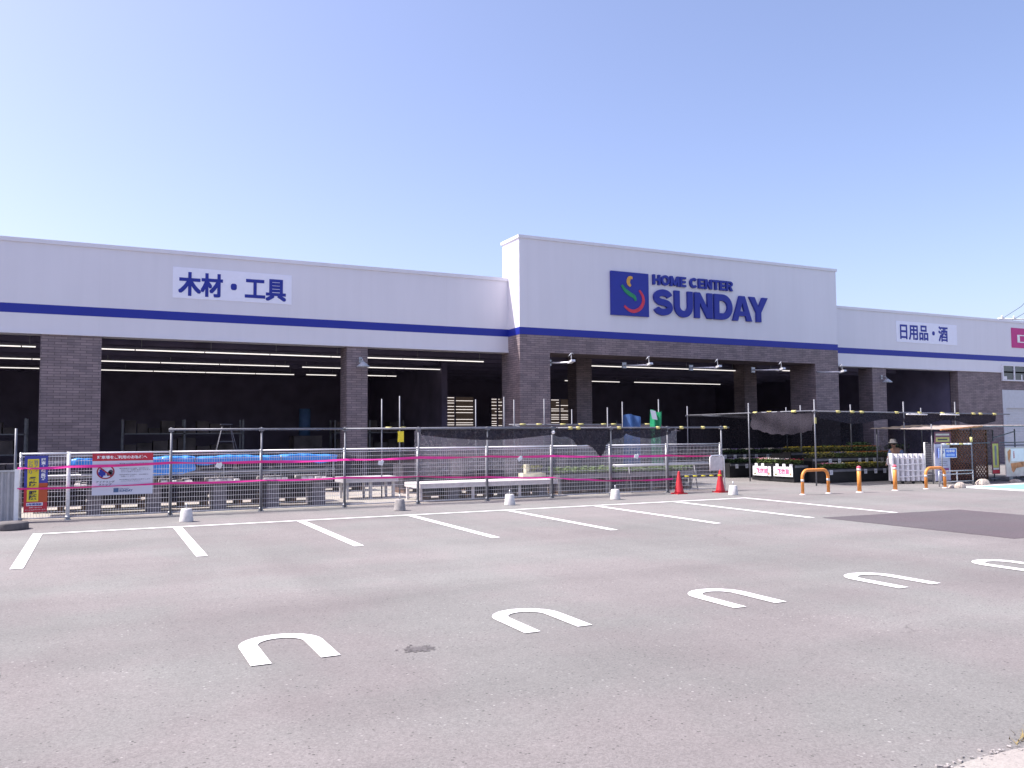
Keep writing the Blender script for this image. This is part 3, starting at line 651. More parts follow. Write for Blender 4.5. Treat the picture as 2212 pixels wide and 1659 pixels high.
def tarp(x0, x1, drop, label, amp=.02, ph=0):
    def fn(u_, v_):
        x = x0+u_*(x1-x0); D = drop(u_); s = v_*(.75+D)
        wob = amp*math.sin(x*13+ph)+amp*.6*math.sin(x*29+ph*2)
        if s < .75: return (x, 22.0-s, 1.275+.015*math.sin(x*4+ph)+wob*.6-.03*(s/.75-.5)**2)
        return (x+.02*math.sin(s*20), 21.25-.02-wob*1.2, 1.275+.015*math.sin(x*4+ph)-(s-.75)+wob*.3)
    single('blue_tarp', MB().grid(fn, 70, 22), TARP, label, 'tarp')
tarp(-.5, 1.1, lambda q_: .17, 'blue tarp strip between the banner and the parking notice')
tarp(1.12, 2.1, lambda q_: .42-.1*max(0,q_-.75)*4, 'bright blue tarp corner hanging low right of the notice', .012, 1)
tarp(2.12, 5.5, lambda q_: .17+.03*math.sin(q_*9)+.02*math.sin(q_*31), 'long rumpled blue tarp over the goods in mid fence', .012, 2)
# dark stock standing behind the rack and under the tables
def stock(x, y, L, D, z0, z1, label, seed, m=None):
    t = thing('stock_pallet', label, 'pallet', (x, y, 0), group='dark stock pallets behind the fence'); qs = random.Random(seed)
    for xx in (.02, L/2-.06, L-.14): part('block', MB().box(xx, xx+.12, 0, D, .005, z0), TIMBD, t)
    part('deck', MB().box(0, L, 0, D, z0, z0+.03), TIMBD, t)
    g = MB(); z = z0+.031
    while z < z1-.05:
        hh = qs.uniform(.09,.15); xx = .01
        while xx < L-.25:
            wd = min(qs.uniform(.35,.6), L-xx-.01); g.box(xx, xx+wd-.015, qs.uniform(0,.05), D-.03, z, z+hh-.008); xx += wd
        z += hh
    part('packs', g, m or STOCK, t)
STOCK = mat('dark_packs', (.034,.03,.042), .8, var=.6, scale=2.5)
for i, (x, L) in enumerate(((-1.3,1.15),(-.1,1.2),(1.3,1.25),(2.75,1.1),(4.0,1.3))): stock(x, 22.35, L, .9, .13, .92, f'dark stock pallet behind the block pillars, {ORD[i]} from left', i+20)
for i, (x, L) in enumerate(((-2.9,1.3),(-1.2,1.3),(.4,1.3),(2.0,1.3),(3.6,1.3))): stock(x, 24.8, L, 1.0, .13, 1.05, f'dark stock pallet in the second row behind the rack, {ORD[i]} from left', i+40)
for i, (x, L) in enumerate(((8.0,1.2),(9.35,1.2),(10.6,1.0))): stock(x, 21.5, L, .5, .1, .34, f'flat dark pallet under the long low table, {ORD[i]} from left', i+60)
for i, (x, L) in enumerate(((12.0,1.5),(13.65,1.4),(15.2,1.5))): stock(x, 21.35, L, .7, .07, .44, f'dark pallet under the plant table, {ORD[i]} from left', i+70)
for i, (x, y, L, z1) in enumerate(((6.2,26.0,1.4,1.2),(8.2,24.0,1.4,.8),(10.2,24.2,1.5,.95),(12.4,24.8,1.5,.9),(14.4,25.0,1.5,1.0),(16.6,25.4,1.4,1.0))): stock(x, y, L, 1.0, .13, z1, f'dark stock pallet behind the mesh cover, {ORD[i]} from left', i+80)
# tables
def table(name, label, x, y, L, D, z, thick, m, legs):
    t = thing(name, label, 'table', (x, y, 0))
    part('tabletop', MB().box(0, L, 0, D, z-.025, z), m, t)
    for q_ in ((0,L,.0,.04,z-thick,z-.026),(0,L,D-.04,D,z-thick,z-.026),(0,.05,.041,D-.041,z-thick,z-thick+.02),(0,.012,.041,D-.041,z-thick+.02,z-.026)): part('apron', MB().box(*q_), m, t)
    for lx in legs:
        for ly in (.08, D-.16): part('leg', MB().box(lx, lx+.07, ly, ly+.07, 0, z-thick), m, t)
    return t
PALE = mat('pale_paint', (.62,.58,.57), .6, var=.12, scale=9)
TB = table('low_table', 'long pale low table close behind the middle of the fence', 7.55, 20.75, 4.1, 1.25, .47, .12, PALE, (.02,1.5,2.9,3.9))
for i, x in enumerate((8.6,10.2,11.3)):
    mb = MB()
    for k in range(2): mb.box(x-.14, x+.14, 21.0, 21.4, .005+k*.17, .172+k*.17)
    single('concrete_block', mb, CONCB, f'concrete blocks under the long low table, {ORD[i]} stack from left', 'concrete blocks')
for i, (x, y, a) in enumerate(((8.9,21.2,.1),(9.6,21.5,-.2),(10.6,21.3,.05),(11.2,21.6,.3))):
    single('paper_sheet', MB().obox((0,0,.004), .45, .3, .006, a), PAPER, f'pale sheet lying on the long low table, {ORD[i]} from left', 'sheet', (x, y, .471))
table('work_table', 'small grey table set deeper behind the fence gap', 6.0, 22.5, 1.55, .9, .6, .14, mat('table_grey', (.5,.49,.5), .5), (.1,.75,1.4))
table('plant_table', 'plant table with green seedling trays behind right part of fence', 11.9, 21.1, 4.9, 1.1, .55, .1, STEELD, (.02,1.6,3.2,4.7))
def foliage(sx, sy, h, n, seed, leaf=.03):
    qs = random.Random(seed); mb = MB()
    for _ in range(n):
        x = qs.uniform(-sx/2, sx/2); y = qs.uniform(-sy/2, sy/2); z = h*(qs.random()**.6)
        a, b_ = qs.uniform(0,6.28), qs.uniform(-.9,.9); s_ = leaf*qs.uniform(.6,1.4)
        e = Vector((math.cos(a), math.sin(a), .5*math.sin(b_)))*s_; f = Vector((-math.sin(a), math.cos(a), math.cos(b_)*.6))*s_*.55; c_ = Vector((x,y,z+.02))
        mb.add([c_-e, c_-f, c_+e, c_+f], [(0,1,2,3)])
    return mb
def tray(name, label, leaf, petal, seed, sx=.57, sy=.42, h=.22, npet=90, cat='plant tray', nleaf=260):
    t = thing(name, label, cat)
    part('tray', MB().box(-sx/2,sx/2,-sy/2,sy/2,0,.06), BLACK, t)
    part('leaves', foliage(sx, sy, h, nleaf, seed), leaf, t)
    if petal:
        fl_ = foliage(sx, sy, .05, npet, seed+50, .02); fl_.v = [(x,y,z+h*.85) for x,y,z in fl_.v]; part('flowers', fl_, petal, t)
    return t
sd = tray('seedling_tray', 'x', LEAF[0], None, 1, .58, .5, .2)
GT = 'seedling trays behind the fence'
n = 0
for row, y in (('front', 21.4), ('rear', 21.9)):
    for i in range(8):
        lb = f'green seedling tray, {ORD[i]} from left in the {row} row of plant table'
        if n == 0: sd.location = (12.2+i*.6, y, .55); sd['label'] = lb; sd['group'] = GT
        else: dup(sd, (12.2+i*.6, y, .55), label=lb, group=GT)
        n += 1
t = thing('planter_box', 'cream planter with a small post on the low table end', 'planter', (11.05, 21.75, .471))
part('box', MB().box(0,.75,0,.3,0,.14), mat('cream_plastic', (.62,.58,.42), .6), t); part('block', MB().box(.12,.24,.05,.2,.14,.4), MATS['cream_plastic'], t); part('leaves', foliage(.6,.25,.2,160,9), LEAF[1], t).location = (.4,.15,.15)
# bench with long grey pipes at right end
t = thing('pipe_bundle', 'long grey pipes lying on trestles behind the right end of fence', 'pipes', (13.6, 20.75, .78))
for k in range(4): part('pipe', MB().tube([(0,.07*k,.03*(k%2)),(3.4,.07*k,.03*(k%2)+.02)], .025, 8), STEEL, t)
part('trestle', MB().tube([(.5,-.05,-.78),(.5,.1,-.03),(.5,.3,-.78)], .02, 6).tube([(2.9,-.05,-.78),(2.9,.1,-.03),(2.9,.3,-.78)], .02, 6), STEELD, t)
# step ladder standing in shade
LADM = mat('grey_ladder', (.10,.10,.12), .5, .3)
t = thing('step_ladder', 'aluminium step ladder in front of the dark hall', 'ladder', (3.36, 25.5, 0))
part('rails', MB().tube([(-.62,-.5,0),(-.1,0,2.08)], .009, 6).tube([(.62,-.5,0),(.1,0,2.08)], .009, 6).tube([(-.55,.45,0),(-.1,.05,2.08)], .01, 6).tube([(.55,.45,0),(.1,.05,2.08)], .01, 6), LADM, t)
part('top_step', MB().box(-.16,.16,-.08,.12,2.08,2.1), LADM, t)
for k in range(1, 6):
    f = k/6.5; part('step', MB().box(-.62+.52*f, .62-.52*f, -.5+.5*f-.04, -.5+.5*f+.03, 2.08*f-.012, 2.08*f+.012), LADM, t)

# ------------------------------------------------------------------ tapes, tags and fence signs
def ribbon(pts, wd, label, seed):
    qs = random.Random(seed); V = [Vector(p) for p in pts]; S = []
    for i in range(len(V)-1):
        for k in range(24):
            f = k/24; p = V[i].lerp(V[i+1], f); p.z -= .018*math.sin(math.pi*f); S.append(p)
    S.append(V[-1]); mb = MB(); vs = []; th = 0
    for i, p in enumerate(S):
        th = .9*math.sin(i*.07+seed)+.25*math.sin(i*.31)
        n_ = Vector((0, math.sin(th), math.cos(th)))*wd/2; vs += [p-n_, p+n_]
    mb.add(vs, [(2*i, 2*i+1, 2*i+3, 2*i+2) for i in range(len(S)-1)], True)
    single('barrier_tape', mb, PINK, label, 'tape')
ribbon([(-1.45,20.2,1.12),(-.52,20.2,1.13),(1.5,20.2,1.17),(3.46,20.2,1.15),(5.44,20.2,1.16),(7.33,20.2,1.175),(9.25,20.2,1.17),(11.2,20.2,1.145),(13.1,20.2,1.11),(15.07,20.2,1.09),(16.7,20.2,1.055)], .062, 'upper pink barrier tape tied along the wire fence', 1)
ribbon([(-1.45,20.2,.69),(1.5,20.2,.72),(3.46,20.2,.72),(5.44,20.2,.725),(7.33,20.2,.70),(9.25,20.2,.63),(11.2,20.2,.56),(12.3,20.2,.47),(13.5,20.2,.41),(15.2,20.2,.405)], .05, 'lower pink barrier tape sagging towards the traffic cones', 4)
for i, (x, z, a) in enumerate(((2.5,1.08,.5),(6.31,1.06,.2),(10.16,1.09,-.6),(13.9,1.08,.3))):
    mb = MB(); mb.obox((0,0,0), .13, .012, .1, 0, .1, a); mb.obox((.03,-.01,.03), .07, .012, .09, 0, -.2, a+.8)
    single('paper_tag', mb, PAPER, f'crumpled white paper tag on the upper tape, {ORD[i]} from left', 'tag', (x, 20.17, z))
# vertical banner
t = thing('vertical_banner', 'tall blue, yellow and red banner of Japanese text on the fence', 'banner', (-1.33, 20.24, .2))
part('cloth', MB().box(0,.43,-.006,0,.48,1.17), mat('banner_blue', (.05,.06,.33), .5), t)
part('lower_cloth', MB().box(0,.43,-.006,0,0,.479), RED, t)
part('side_cloth', MB().box(.27,.43,-.009,-.0065,.2,.6), REDO, t)
part('yellow_panel', MB().box(.055,.265,-.01,-.0065,.22,1.1), YELLS, t)
part('lettering', lettering('シロアリ', .075,.15,.79,1.07, TXTG, -.0105, .004, .02, vertical=True), TXTG, t)
part('lettering', lettering('羽アリ', .17,.245,.84,1.07, TXTG, -.0105, .004, .02, vertical=True), TXTG, t)
part('lettering', lettering('予防・駆除', .085,.235,.25,.73, TXTB, -.0105, .004, .035, vertical=True), TXTB, t)
part('lettering', lettering('調査・見積無料', .30,.39,.66,1.12, TXTW, -.0065, .004, .04, vertical=True), TXTW, t)
part('white_label', MB().box(.05,.35,-.011,-.0065,.13,.195), PAPER, t)
part('lettering', lettering('5年間保証', .06,.34,.14,.185, SIGNBLUE, -.012, .003, .03), SIGNBLUE, t)
part('lettering', lettering('お問い合わせは', .1,.33,.085,.105, TXTW, -.0065, .003, .01), TXTW, t)
part('lettering', lettering('サービスカウンターまで', .03,.4,.035,.06, TXTW, -.0065, .003, .01), TXTW, t)
# parking notice
t = thing('parking_notice', 'white notice with a red header and no idling symbol on the fence', 'sign', (-.07, 20.24, .5))
part('board', MB().box(0,1.2,-.012,0,0,.9), mat('notice_white', (.62,.63,.72), .45, var=.03), t)
part('header', MB().box(0,1.2,-.016,-.0125,.735,.9), RED, t)
part('lettering', lettering('駐車場をご利用のお客様へ', .09,1.08,.775,.85, TXTW, -.0165, .003, .03), TXTW, t)
ring = MB(); cx, cz = .26,.5
for k in range(40):
    a, b_ = 2*math.pi*k/40, 2*math.pi*(k+1)/40
    ring.add([(cx+.175*math.cos(a),-.018,cz+.155*math.sin(a)),(cx+.175*math.cos(b_),-.018,cz+.155*math.sin(b_)),(cx+.147*math.cos(b_),-.018,cz+.13*math.sin(b_)),(cx+.147*math.cos(a),-.018,cz+.13*math.sin(a))], [(0,1,2,3)])
ring.obox((cx,-.0185,cz), .3, .002, .028, 0, 0, R(40))
part('prohibition_ring', ring, mat('ring_maroon', (.30,.02,.04), .5), t)
cr = MB().box(.12,.26,-.0155,-.0125,.42,.5).box(.14,.23,-.0155,-.0125,.5,.555)
for k in range(1): cr.lathe([(.03,0),(.03,.004)], (0,0,0), 12)
cr.v = [(v if i < 16 else (.19+v[0], -.0165+v[2], .415+v[1])) for i, v in enumerate(cr.v)]
part('car_symbol', cr, SIGNBLUE, t)
sm_ = MB()
for x, z, s_ in ((.33,.47,.04),(.36,.5,.045),(.37,.45,.035),(.31,.44,.03)): sm_.poly([(x+s_*math.cos(a*.7), -.0165, z+s_*math.sin(a*.7)) for a in range(9)])
part('smoke_symbol', sm_, TXTB, t)
part('lettering', lettering('アイドリング', .08,.44,.265,.31, TXTB, -.0125, .003, .02), TXTB, t)
part('lettering', lettering('ストップ', .13,.38,.205,.25, TXTB, -.0125, .003, .02), TXTB, t)
for z, bl in ((.67,'●お車でのお買い物以外の駐車は'),(.635,'　ご遠慮ください。'),(.565,'●駐車場内での盗難・事故等には'),(.53,'　当店では一切責任を負いかねます'),(.495,'　のでご注意ください。'),(.43,'●駐車場内では徐行・安全運転を'),(.395,'　お願いします。'),(.325,'●お客様以外の駐車はお断りします'),(.29,'　のでご了承ください。')):
    f = len(bl)/16; part('lettering', lettering(bl.replace('　',''), .53+(.03 if bl[0] == '　' else 0), .53+.62*f, z-.011, z+.011, TXTG, -.0125, .002, .01), TXTG, t)
part('logo_square', MB().box(.42,.52,-.015,-.0125,.055,.145), TXTLB, t)
part('lettering', lettering('HOME CENTER', .535,.73,.122,.14, TXTLB, -.0125, .002, .01), TXTLB, t)
part('lettering', lettering('SUNDAY', .535,.80,.06,.112, TXTLB, -.0125, .003, .04), TXTLB, t)

# far left corrugated fence, kerb drum
t = thing('corrugated_fence', 'grey corrugated metal fence at the far left edge', 'fence', (-4.2, 20.25, 0))
part('sheet', MB().grid(lambda u_, v_: (u_*2.72, .02*math.sin(u_*150), .02+v_*1.02), 260, 1), mat('grey_sheet', (.40,.40,.42), .5, .3, var=.08), t)
part('post', MB().box(2.7,2.78,-.05,.05,0,1.1), WHITE, t)
part('top_rail', MB().box(0,2.7,-.03,.03,1.04,1.08), STEEL, t)
single('weight_drum', MB().lathe([(.0,0),(.31,0),(.315,.02),(.315,.12),(.30,.14),(0,.14)], (0,0,0), 28), mat('dirty_rubber', (.12,.11,.11), .8, var=.3), 'round dark weight drum on asphalt at the left fence end', 'drum', (-1.45,18.8,0))

# ------------------------------------------------------------------ concrete bases with pipe stub
bk = thing('barrier_weight', 'x', 'concrete weight', group='concrete weights along the parking row')
part('block', MB().lathe([(.0,0),(.138,0),(.138,.015),(.108,.255),(.096,.268),(0,.268)], (0,0,0), 20), CONC, bk)
part('pipe_stub', MB().tube([(0,0,.266),(0,0,.375)], .016, 8), STEEL, bk)
pos = [(1.69,18.62,'white concrete weight below the parking notice end'),(6.33,18.77,'grey weathered concrete weight in front of the fence gap'),(9.19,18.82,'white concrete weight in front of the low table'),(12.36,18.94,'white concrete weight in front of the plant table'),(16.05,18.58,'white concrete weight right of the traffic cones')]
for i, (x, y, lb) in enumerate(pos):
    if i == 0: o = bk; o.location = (x, y, 0); o['label'] = lb
    else: o = dup(bk, (x, y, 0), i*1.3, lb)
    if i == 1:
        for ch in o.children:
            if 'block' in ch.name: ch.data = ch.data.copy(); ch.data.materials[0] = mat('weathered_concrete', (.30,.28,.27), .9, var=.25, scale=9, bump=.3)
# traffic cones and bar
cn = thing('traffic_cone', 'left red traffic cone in front of fence end', 'traffic cone', (15.05,19.72,0), group='red traffic cones')
part('base', MB().box(-.17,.17,-.17,.17,0,.03), CONER, cn)
part('cone', MB().lathe([(.145,.03),(.13,.07),(.032,.63),(.022,.65),(0,.65)], (0,0,0), 18), CONER, cn)
dup(cn, (16.45,19.6,0), .1, 'right red traffic cone beside the white framed panel')
t = thing('cone_bar', 'black and yellow bar linking the two traffic cones', 'cone bar', (15.05,19.72,.5))
for k in range(10):
    a, b_ = k/10, (k+1)/10; part('band', MB().tube([(1.4*a,-.12*a-.06,0),(1.4*b_,-.12*b_-.06,0)], .019, 8), YELLS if k % 2 else BLACK, t)
t = thing('framed_panel', 'white tube frame with a cloudy panel at the fence end', 'panel', (16.42,20.0,0))
part('tube_frame', MB().tube([(0,0,.6),(0,0,1.0),(.06,0,1.06),(.45,0,1.07),(.52,0,1.0),(.54,0,.02)], .022, 8), WHITE, t)
part('panel', MB().box(.02,.48,-.01,.01,.62,1.03), PALE, t)

# ------------------------------------------------------------------ garden display at right
G = thing('garden_frame', 'pipe shelter frame with yellow clips over the flower display', 'pipe frame', (21,20.3,0))
for x, y, z in ((0,0,2.81),(4.2,0,2.78),(6.9,0,2.8),(0,3.1,2.8),(2.6,3.2,2.75),(5.2,3.2,2.8),(9.2,3.2,2.7),(0,6.6,2.8),(5.2,6.6,2.8)):
    part('upright', MB().tube([(x,y,0),(x,y,z)], .024, 8), SP, G)
part('crossbar', MB().tube([(-.1,0,2.42),(10,0,2.36)], .024, 8), SP, G); part('crossbar', MB().tube([(0,-.1,2.44),(0,6.7,2.44)], .024, 8), SP, G); part('crossbar', MB().tube([(-.1,6.6,2.42),(10,6.6,2.36)], .024, 8), SP, G)
for x in (1.05,1.7,2.15,3.85,5.0,6.2,7.0,7.9,8.3,9.1): part('clip', MB().tube([(x-.09,0,2.42-.006*x),(x+.09,0,2.42-.006*x)], .04, 8), YELL, G)
for y in (.9,2.05,2.75): part('clip', MB().tube([(0,y-.1,2.44),(0,y+.1,2.44)], .042, 8), YELL, G)
for xa, xb in ((4.25,5.3),(6.0,7.0)): part('sunlit_tube', MB().tube([(xa,-.08,2.34),(xb,-.08,2.33)], .024, 8), RAILW, G)
part('tag', MB().box(-.04,.04,-.035,-.028,2.02,2.22), YELL, G)
mb = MB().grid(lambda u_, v_: (21+u_*9.8, 20.32+v_*6.6, 2.45-.07*u_-.07*math.sin(u_*3*math.pi)**2-.08*math.sin(v_*2*math.pi)**2), 40, 30)
single('shade_net', mb, ROOFNET, 'large black shade net roofing the flower display', 'net')
mb = MB().grid(lambda u_, v_: (21.1+u_*9.6, 26.86+.05*math.sin(u_*50)*v_, 2.40-.05*u_-v_*(1.7+.1*math.sin(u_*14))), 80, 8)
single('shade_net', mb, BLACKNET, 'black net curtain hanging at the back of the flower display', 'net')
def side(u_, v_):
    y = 20.35+u_*2.95; bot = .66+.2*math.sin(u_*math.pi)-.16*u_
    return (20.98-.16*math.sin(u_*math.pi)*v_-.05*math.sin(u_*23)*v_+.05*math.sin(v_*5+u_*6), y, 2.45-v_*bot+.02*math.sin(u_*40))
single('shade_net', MB().grid(side, 50, 14), BLACKNET, 'black shade net flap hanging at the left side of flower display', 'net')
mb = MB().grid(lambda u_, v_: (21.2+u_*9, 20.3+.04*math.sin(u_*40)*v_, 2.42-.06*u_-v_*(.24+.16*math.sin(u_*9)**2)), 90, 5)
single('shade_net', mb, BLACKNET, 'narrow black net edge hanging along the front of flower display', 'net')

def bench(name, label, x, y, L, tiers, depth, m=BLACK, rz=0):
    t = thing(name, label, 'display bench', (x, y, 0), rz)
    for i, z in enumerate(tiers):
        part('tier', MB().box(0, L, i*depth, (i+1)*depth-.02, z-.04, z), m, t)
        part('skirt', MB().box(.01, L-.01, i*depth+.02, i*depth+.04, .02, z-.042), m, t)
        part('edge_rail', MB().box(0, L, i*depth-.012, i*depth-.002, z-.05, z+.03), STEELD, t)
    part('end_panel', MB().box(-.02,-.001, .02, depth*len(tiers), .02, tiers[0]), m, t)
    return t
bench('flower_bench', 'black two-tier flower bench facing the parking lot', 22.3, 21.15, 4.6, (.42,.78), .55)
bench('flower_bench', 'black flower bench whose end carries two flower signs', 21.66, 21.9, .62, (.56,), 2.1)
bench('flower_bench', 'black flower bench at the back near the entrance', 22.0, 25.6, 5.0, (.5,.85), .55)
bench('flower_bench', 'dark three-step bench behind the two-tier flower bench', 23.0, 23.4, 5.0, (.95,1.15), .5)
kinds = {}
def place_tray(col, leaf, x, y, z, label, group, seed=0, rz=0):
    key = (col, leaf)
    if key not in kinds:
        kinds[key] = tray('flower_tray', label, LEAF[leaf], PETAL[col] if col else None, len(kinds)*7+3, npet=110)
        o = kinds[key]; o.location = (x, y, z); o.rotation_euler = (0,0,rz); o['group'] = group
    else: dup(kinds[key], (x, y, z), rz, label, group)
lower = ['pink','white','yellow','yellow','yellow','white','yellow','yellow']; upper = ['yellow','yellow','violet','yellow','orange','orange','orange','orange']
for i, c_ in enumerate(lower): place_tray(c_, 1 if c_ == 'yellow' else 0, 22.6+i*.575, 21.42, .42, f'{c_} flower tray, {ORD[i]} from left on the lower front tier', 'flower trays on the front bench')
for i, c_ in enumerate(upper): place_tray(c_, 1 if c_ == 'yellow' else 0, 22.6+i*.575, 21.97, .78, f'{c_} flower tray, {ORD[i]} from left on the upper front tier', 'flower trays on the front bench')
for i, c_ in enumerate(['red','white','white','pink']): place_tray(c_, 0, 21.97, 22.2+i*.5, .56, f'{c_} flower tray, {ORD[i]} from the front on the sign bench', 'flower trays on the sign bench', rz=R(90))
for i in range(8): place_tray(('violet','white')[i % 2], 2, 22.35+i*.6, 25.87, .5, f'{("violet","white")[i % 2]} flower tray, {ORD[i]} from left on lower tier of back bench', 'flower trays on the back bench')
for i in range(8): place_tray(('white','violet')[i % 2], 2, 22.35+i*.6, 26.42, .85, f'{("white","violet")[i % 2]} flower tray, {ORD[i]} from left on upper tier of back bench', 'flower trays on the back bench')
for i in range(8): place_tray('orange' if i > 4 else 'yellow', 1 if i <= 4 else 0, 23.3+i*.6, 23.65, .95, f'{"orange" if i > 4 else "yellow"} flower tray, {ORD[i]} from left on the three-step bench', 'flower trays on the stepped bench')
# price cards
pc = thing('price_card', 'x', 'price card', group='price cards on the flower benches')
part('card', MB().box(-.07,.07,-.004,0,-.14,.02), PAPER, pc); part('print', MB().box(-.045,.01,-.006,-.0042,-.09,-.075).box(-.045,.04,-.006,-.0042,-.05,-.035), TXTG, pc)
n = 0
for tier, z, y, xs in (('lower front', .42, 21.12, (22.55,24.2,24.7,25.15,25.55,25.95,26.3)), ('upper front', .78, 21.67, (23.1,23.55,24.55,24.9,25.3,25.7,26.1,26.5)), ('back bench lower', .5, 25.57, (22.3,22.8,23.4,24.0,24.7,25.3)), ('back bench upper', .85, 26.12, (22.2,22.7,23.2,23.8,24.4,25.0))):
    for i, x in enumerate(xs):
        lb = f'white price card, {ORD[i]} from left on the {tier} tier'
        if n == 0: pc.location = (x, y, z); pc['label'] = lb
        else: dup(pc, (x, y, z), label=lb)
        n += 1
# flower signs hung on the bench end facing left
for ya, yb, za, lb in ((23.9,22.98,.19,'rear white sign with pink characters on the bench end'),(22.85,21.93,.2,'front white sign with pink characters on the bench end')):
    t = thing('flower_sign', lb, 'sign', (21.6, ya, za), R(-90))
    L = ya-yb; part('board', MB().box(0, L, -.012, 0, 0, .34), PAPER, t); part('lettering', lettering('花壇苗', .2*L, .82*L, .08, .27, mat('text_pink', (.62,.05,.22), .5), -.0125, .003, .03), MATS['text_pink'], t)
    part('leaf_mark', MB().poly([(.05,-.0135,.03),(.2,-.0135,.05),(.16,-.0135,.1),(.07,-.0135,.09)]), mat('print_olive', (.2,.2,.1), .6), t); part('flower_mark', MB().poly([(L-.16,-.0135,.04),(L-.05,-.0135,.05),(L-.06,-.0135,.13),(L-.13,-.0135,.12)]), mat('print_salmon', (.6,.25,.15), .6), t)
    for k in range(2 if ya > 23.5 else 3): part('clip_card', MB().box(.12+k*L*.36, .26+k*L*.36, -.02, -.014, .27, .44), PAPER, t)
# taller plants behind
for i, (x, y, h) in enumerate(((26.2,24.6,1.2),(27.4,24.2,1.3),(28.3,25.0,1.3),(25.0,25.2,1.0),(29.3,24.0,1.2))):
    t = thing('potted_shrub', f'green potted shrub in the shade under the net, {ORD[i]} placed from front', 'potted shrub', (x, y, 0))
    t['label'] = ['tall green shrub behind the stooping person','leafy potted shrub behind the notice panel','dark shrub behind the brown lattice','low shrub at the end of stepped bench','dim shrub beneath the right end of shade net'][i]
    part('pot', MB().lathe([(.0,0),(.16,0),(.21,.3),(.19,.3),(0,.28)], (0,0,0), 14), BLACK, t); part('stem', MB().tube([(0,0,.28),(.02,0,h*.6)], .015, 6), TIMBD, t)
    lf = foliage(.8,.7,h-.4,700,i+70,.045); lf.v = [(a*(1-.3*abs(c_/h-.5)), b_, c_+.4) for a, b_, c_ in lf.v]; part('leaves', lf, LEAF[2], t)

# ------------------------------------------------------------------ orange guards and bollards
def arch(x, y, wd, h, label, rz=0):
    t = thing('arch_guard', label, 'guard', (x, y, 0), rz, 'orange arch guards'); pts = [(0,0,.03)]; rd = .2
    for k in range(9): a = math.pi-k/8*math.pi/2; pts.append((rd+rd*math.cos(a), 0, h-rd+rd*math.sin(a)))
    for k in range(9): a = math.pi/2-k/8*math.pi/2; pts.append((wd-rd+rd*math.cos(a), 0, h-rd+rd*math.sin(a)))
    pts.append((wd,0,.03)); part('pipe', MB().tube(pts, .045, 12), ORANGE, t)
    for xx in (0, wd):
        part('reflector_band', MB().tube([(xx,0,.36),(xx,0,.43)], .047, 12), mat('reflector', (.6,.55,.52), .3), t)
        part('foot_plate', MB().lathe([(.0,0),(.09,0),(.085,.012),(.05,.03),(0,.03)], (xx,0,0), 14), PALE, t)
arch(17.7,17.62,.98,.68,'left orange arch guard in front of the flower bench')
arch(22.5,17.42,.85,.63,'right orange arch guard beside the notice panel')
bo = thing('bollard', 'left orange bollard with pink cap between the two arch guards', 'bollard', (19.72,17.45,0), group='orange bollards')
part('shaft', MB().tube([(0,0,.02),(0,0,.70)], .058, 14), ORANGE, bo); part('reflector_band', MB().tube([(0,0,.62),(0,0,.69)], .060, 14), MATS['reflector'], bo)
part('cap', MB().lathe([(.062,.70),(.062,.72),(.045,.755),(.0,.765)], (0,0,0), 14), mat('cap_pink', (.62,.10,.16), .4), bo); part('foot_plate', MB().lathe([(.0,0),(.11,0),(.1,.015),(.06,.03),(0,.03)], (0,0,0), 14), PALE, bo)
dup(bo, (21.2,17.45,0), .4, 'right orange bollard with pink cap beside the white folded gate')

# ------------------------------------------------------------------ white folded accordion gate, mesh gate, cage shelter
t = thing('accordion_gate', 'white folded accordion gate on castors', 'gate', (23.85,19.75,0), math.atan2(-.5,.95))
GW = mat('gate_white', (.72,.70,.72), .45, var=.05)
for k in range(13):
    x = .05+k*.083; part('slat', MB().obox((x,.0,.55), .045, .2, .9, R(18 if k % 2 else -18)), GW, t)
for k in range(4): part('scissor_bar', MB().obox((.55,-.11,.25+k*.2), 1.05, .012, .03, 0, 0, R(3 if k % 2 else -3)), GW, t)
part('end_plate', MB().box(-.04,.0,-.16,.16,.1,1.02), GW, t)
part('handle', MB().tube([(-.05,-.1,.62),(-.1,-.1,.66),(-.1,-.1,.82),(-.05,-.1,.86)], .015, 6).tube([(-.05,.1,.62),(-.1,.1,.66),(-.1,.1,.82),(-.05,.1,.86)], .015, 6), GW, t)
for x in (.02,.35,.7,1.05): part('castor', MB().lathe([(.0,-.015),(.05,-.015),(.05,.015),(0,.015)], (0,0,0), 12), BLACK, t).matrix_local = Matrix.Translation((x,0,.05)) @ Matrix.Rotation(R(90),4,'X')
t = thing('mesh_gate', 'white framed wire mesh gate beside the notice panel', 'gate', (24.78,19.2,0))
part('frame', MB().tube([(0,0,0),(0,0,1.37),(.48,0,1.35),(.48,0,.02)], .022, 8).tube([(0,0,.3),(.48,0,.3)], .015, 6), WHITE, t)
mb = MB()
for k in range(9): mb.tube([(.05*k+.03,0,.05),(.05*k+.03,0,1.34)], .003, 4, False)
for k in range(18): mb.tube([(0,0,.06+k*.073),(.48,0,.06+k*.073)], .003, 4, False)
part('wire_panel', mb, WIRE, t)

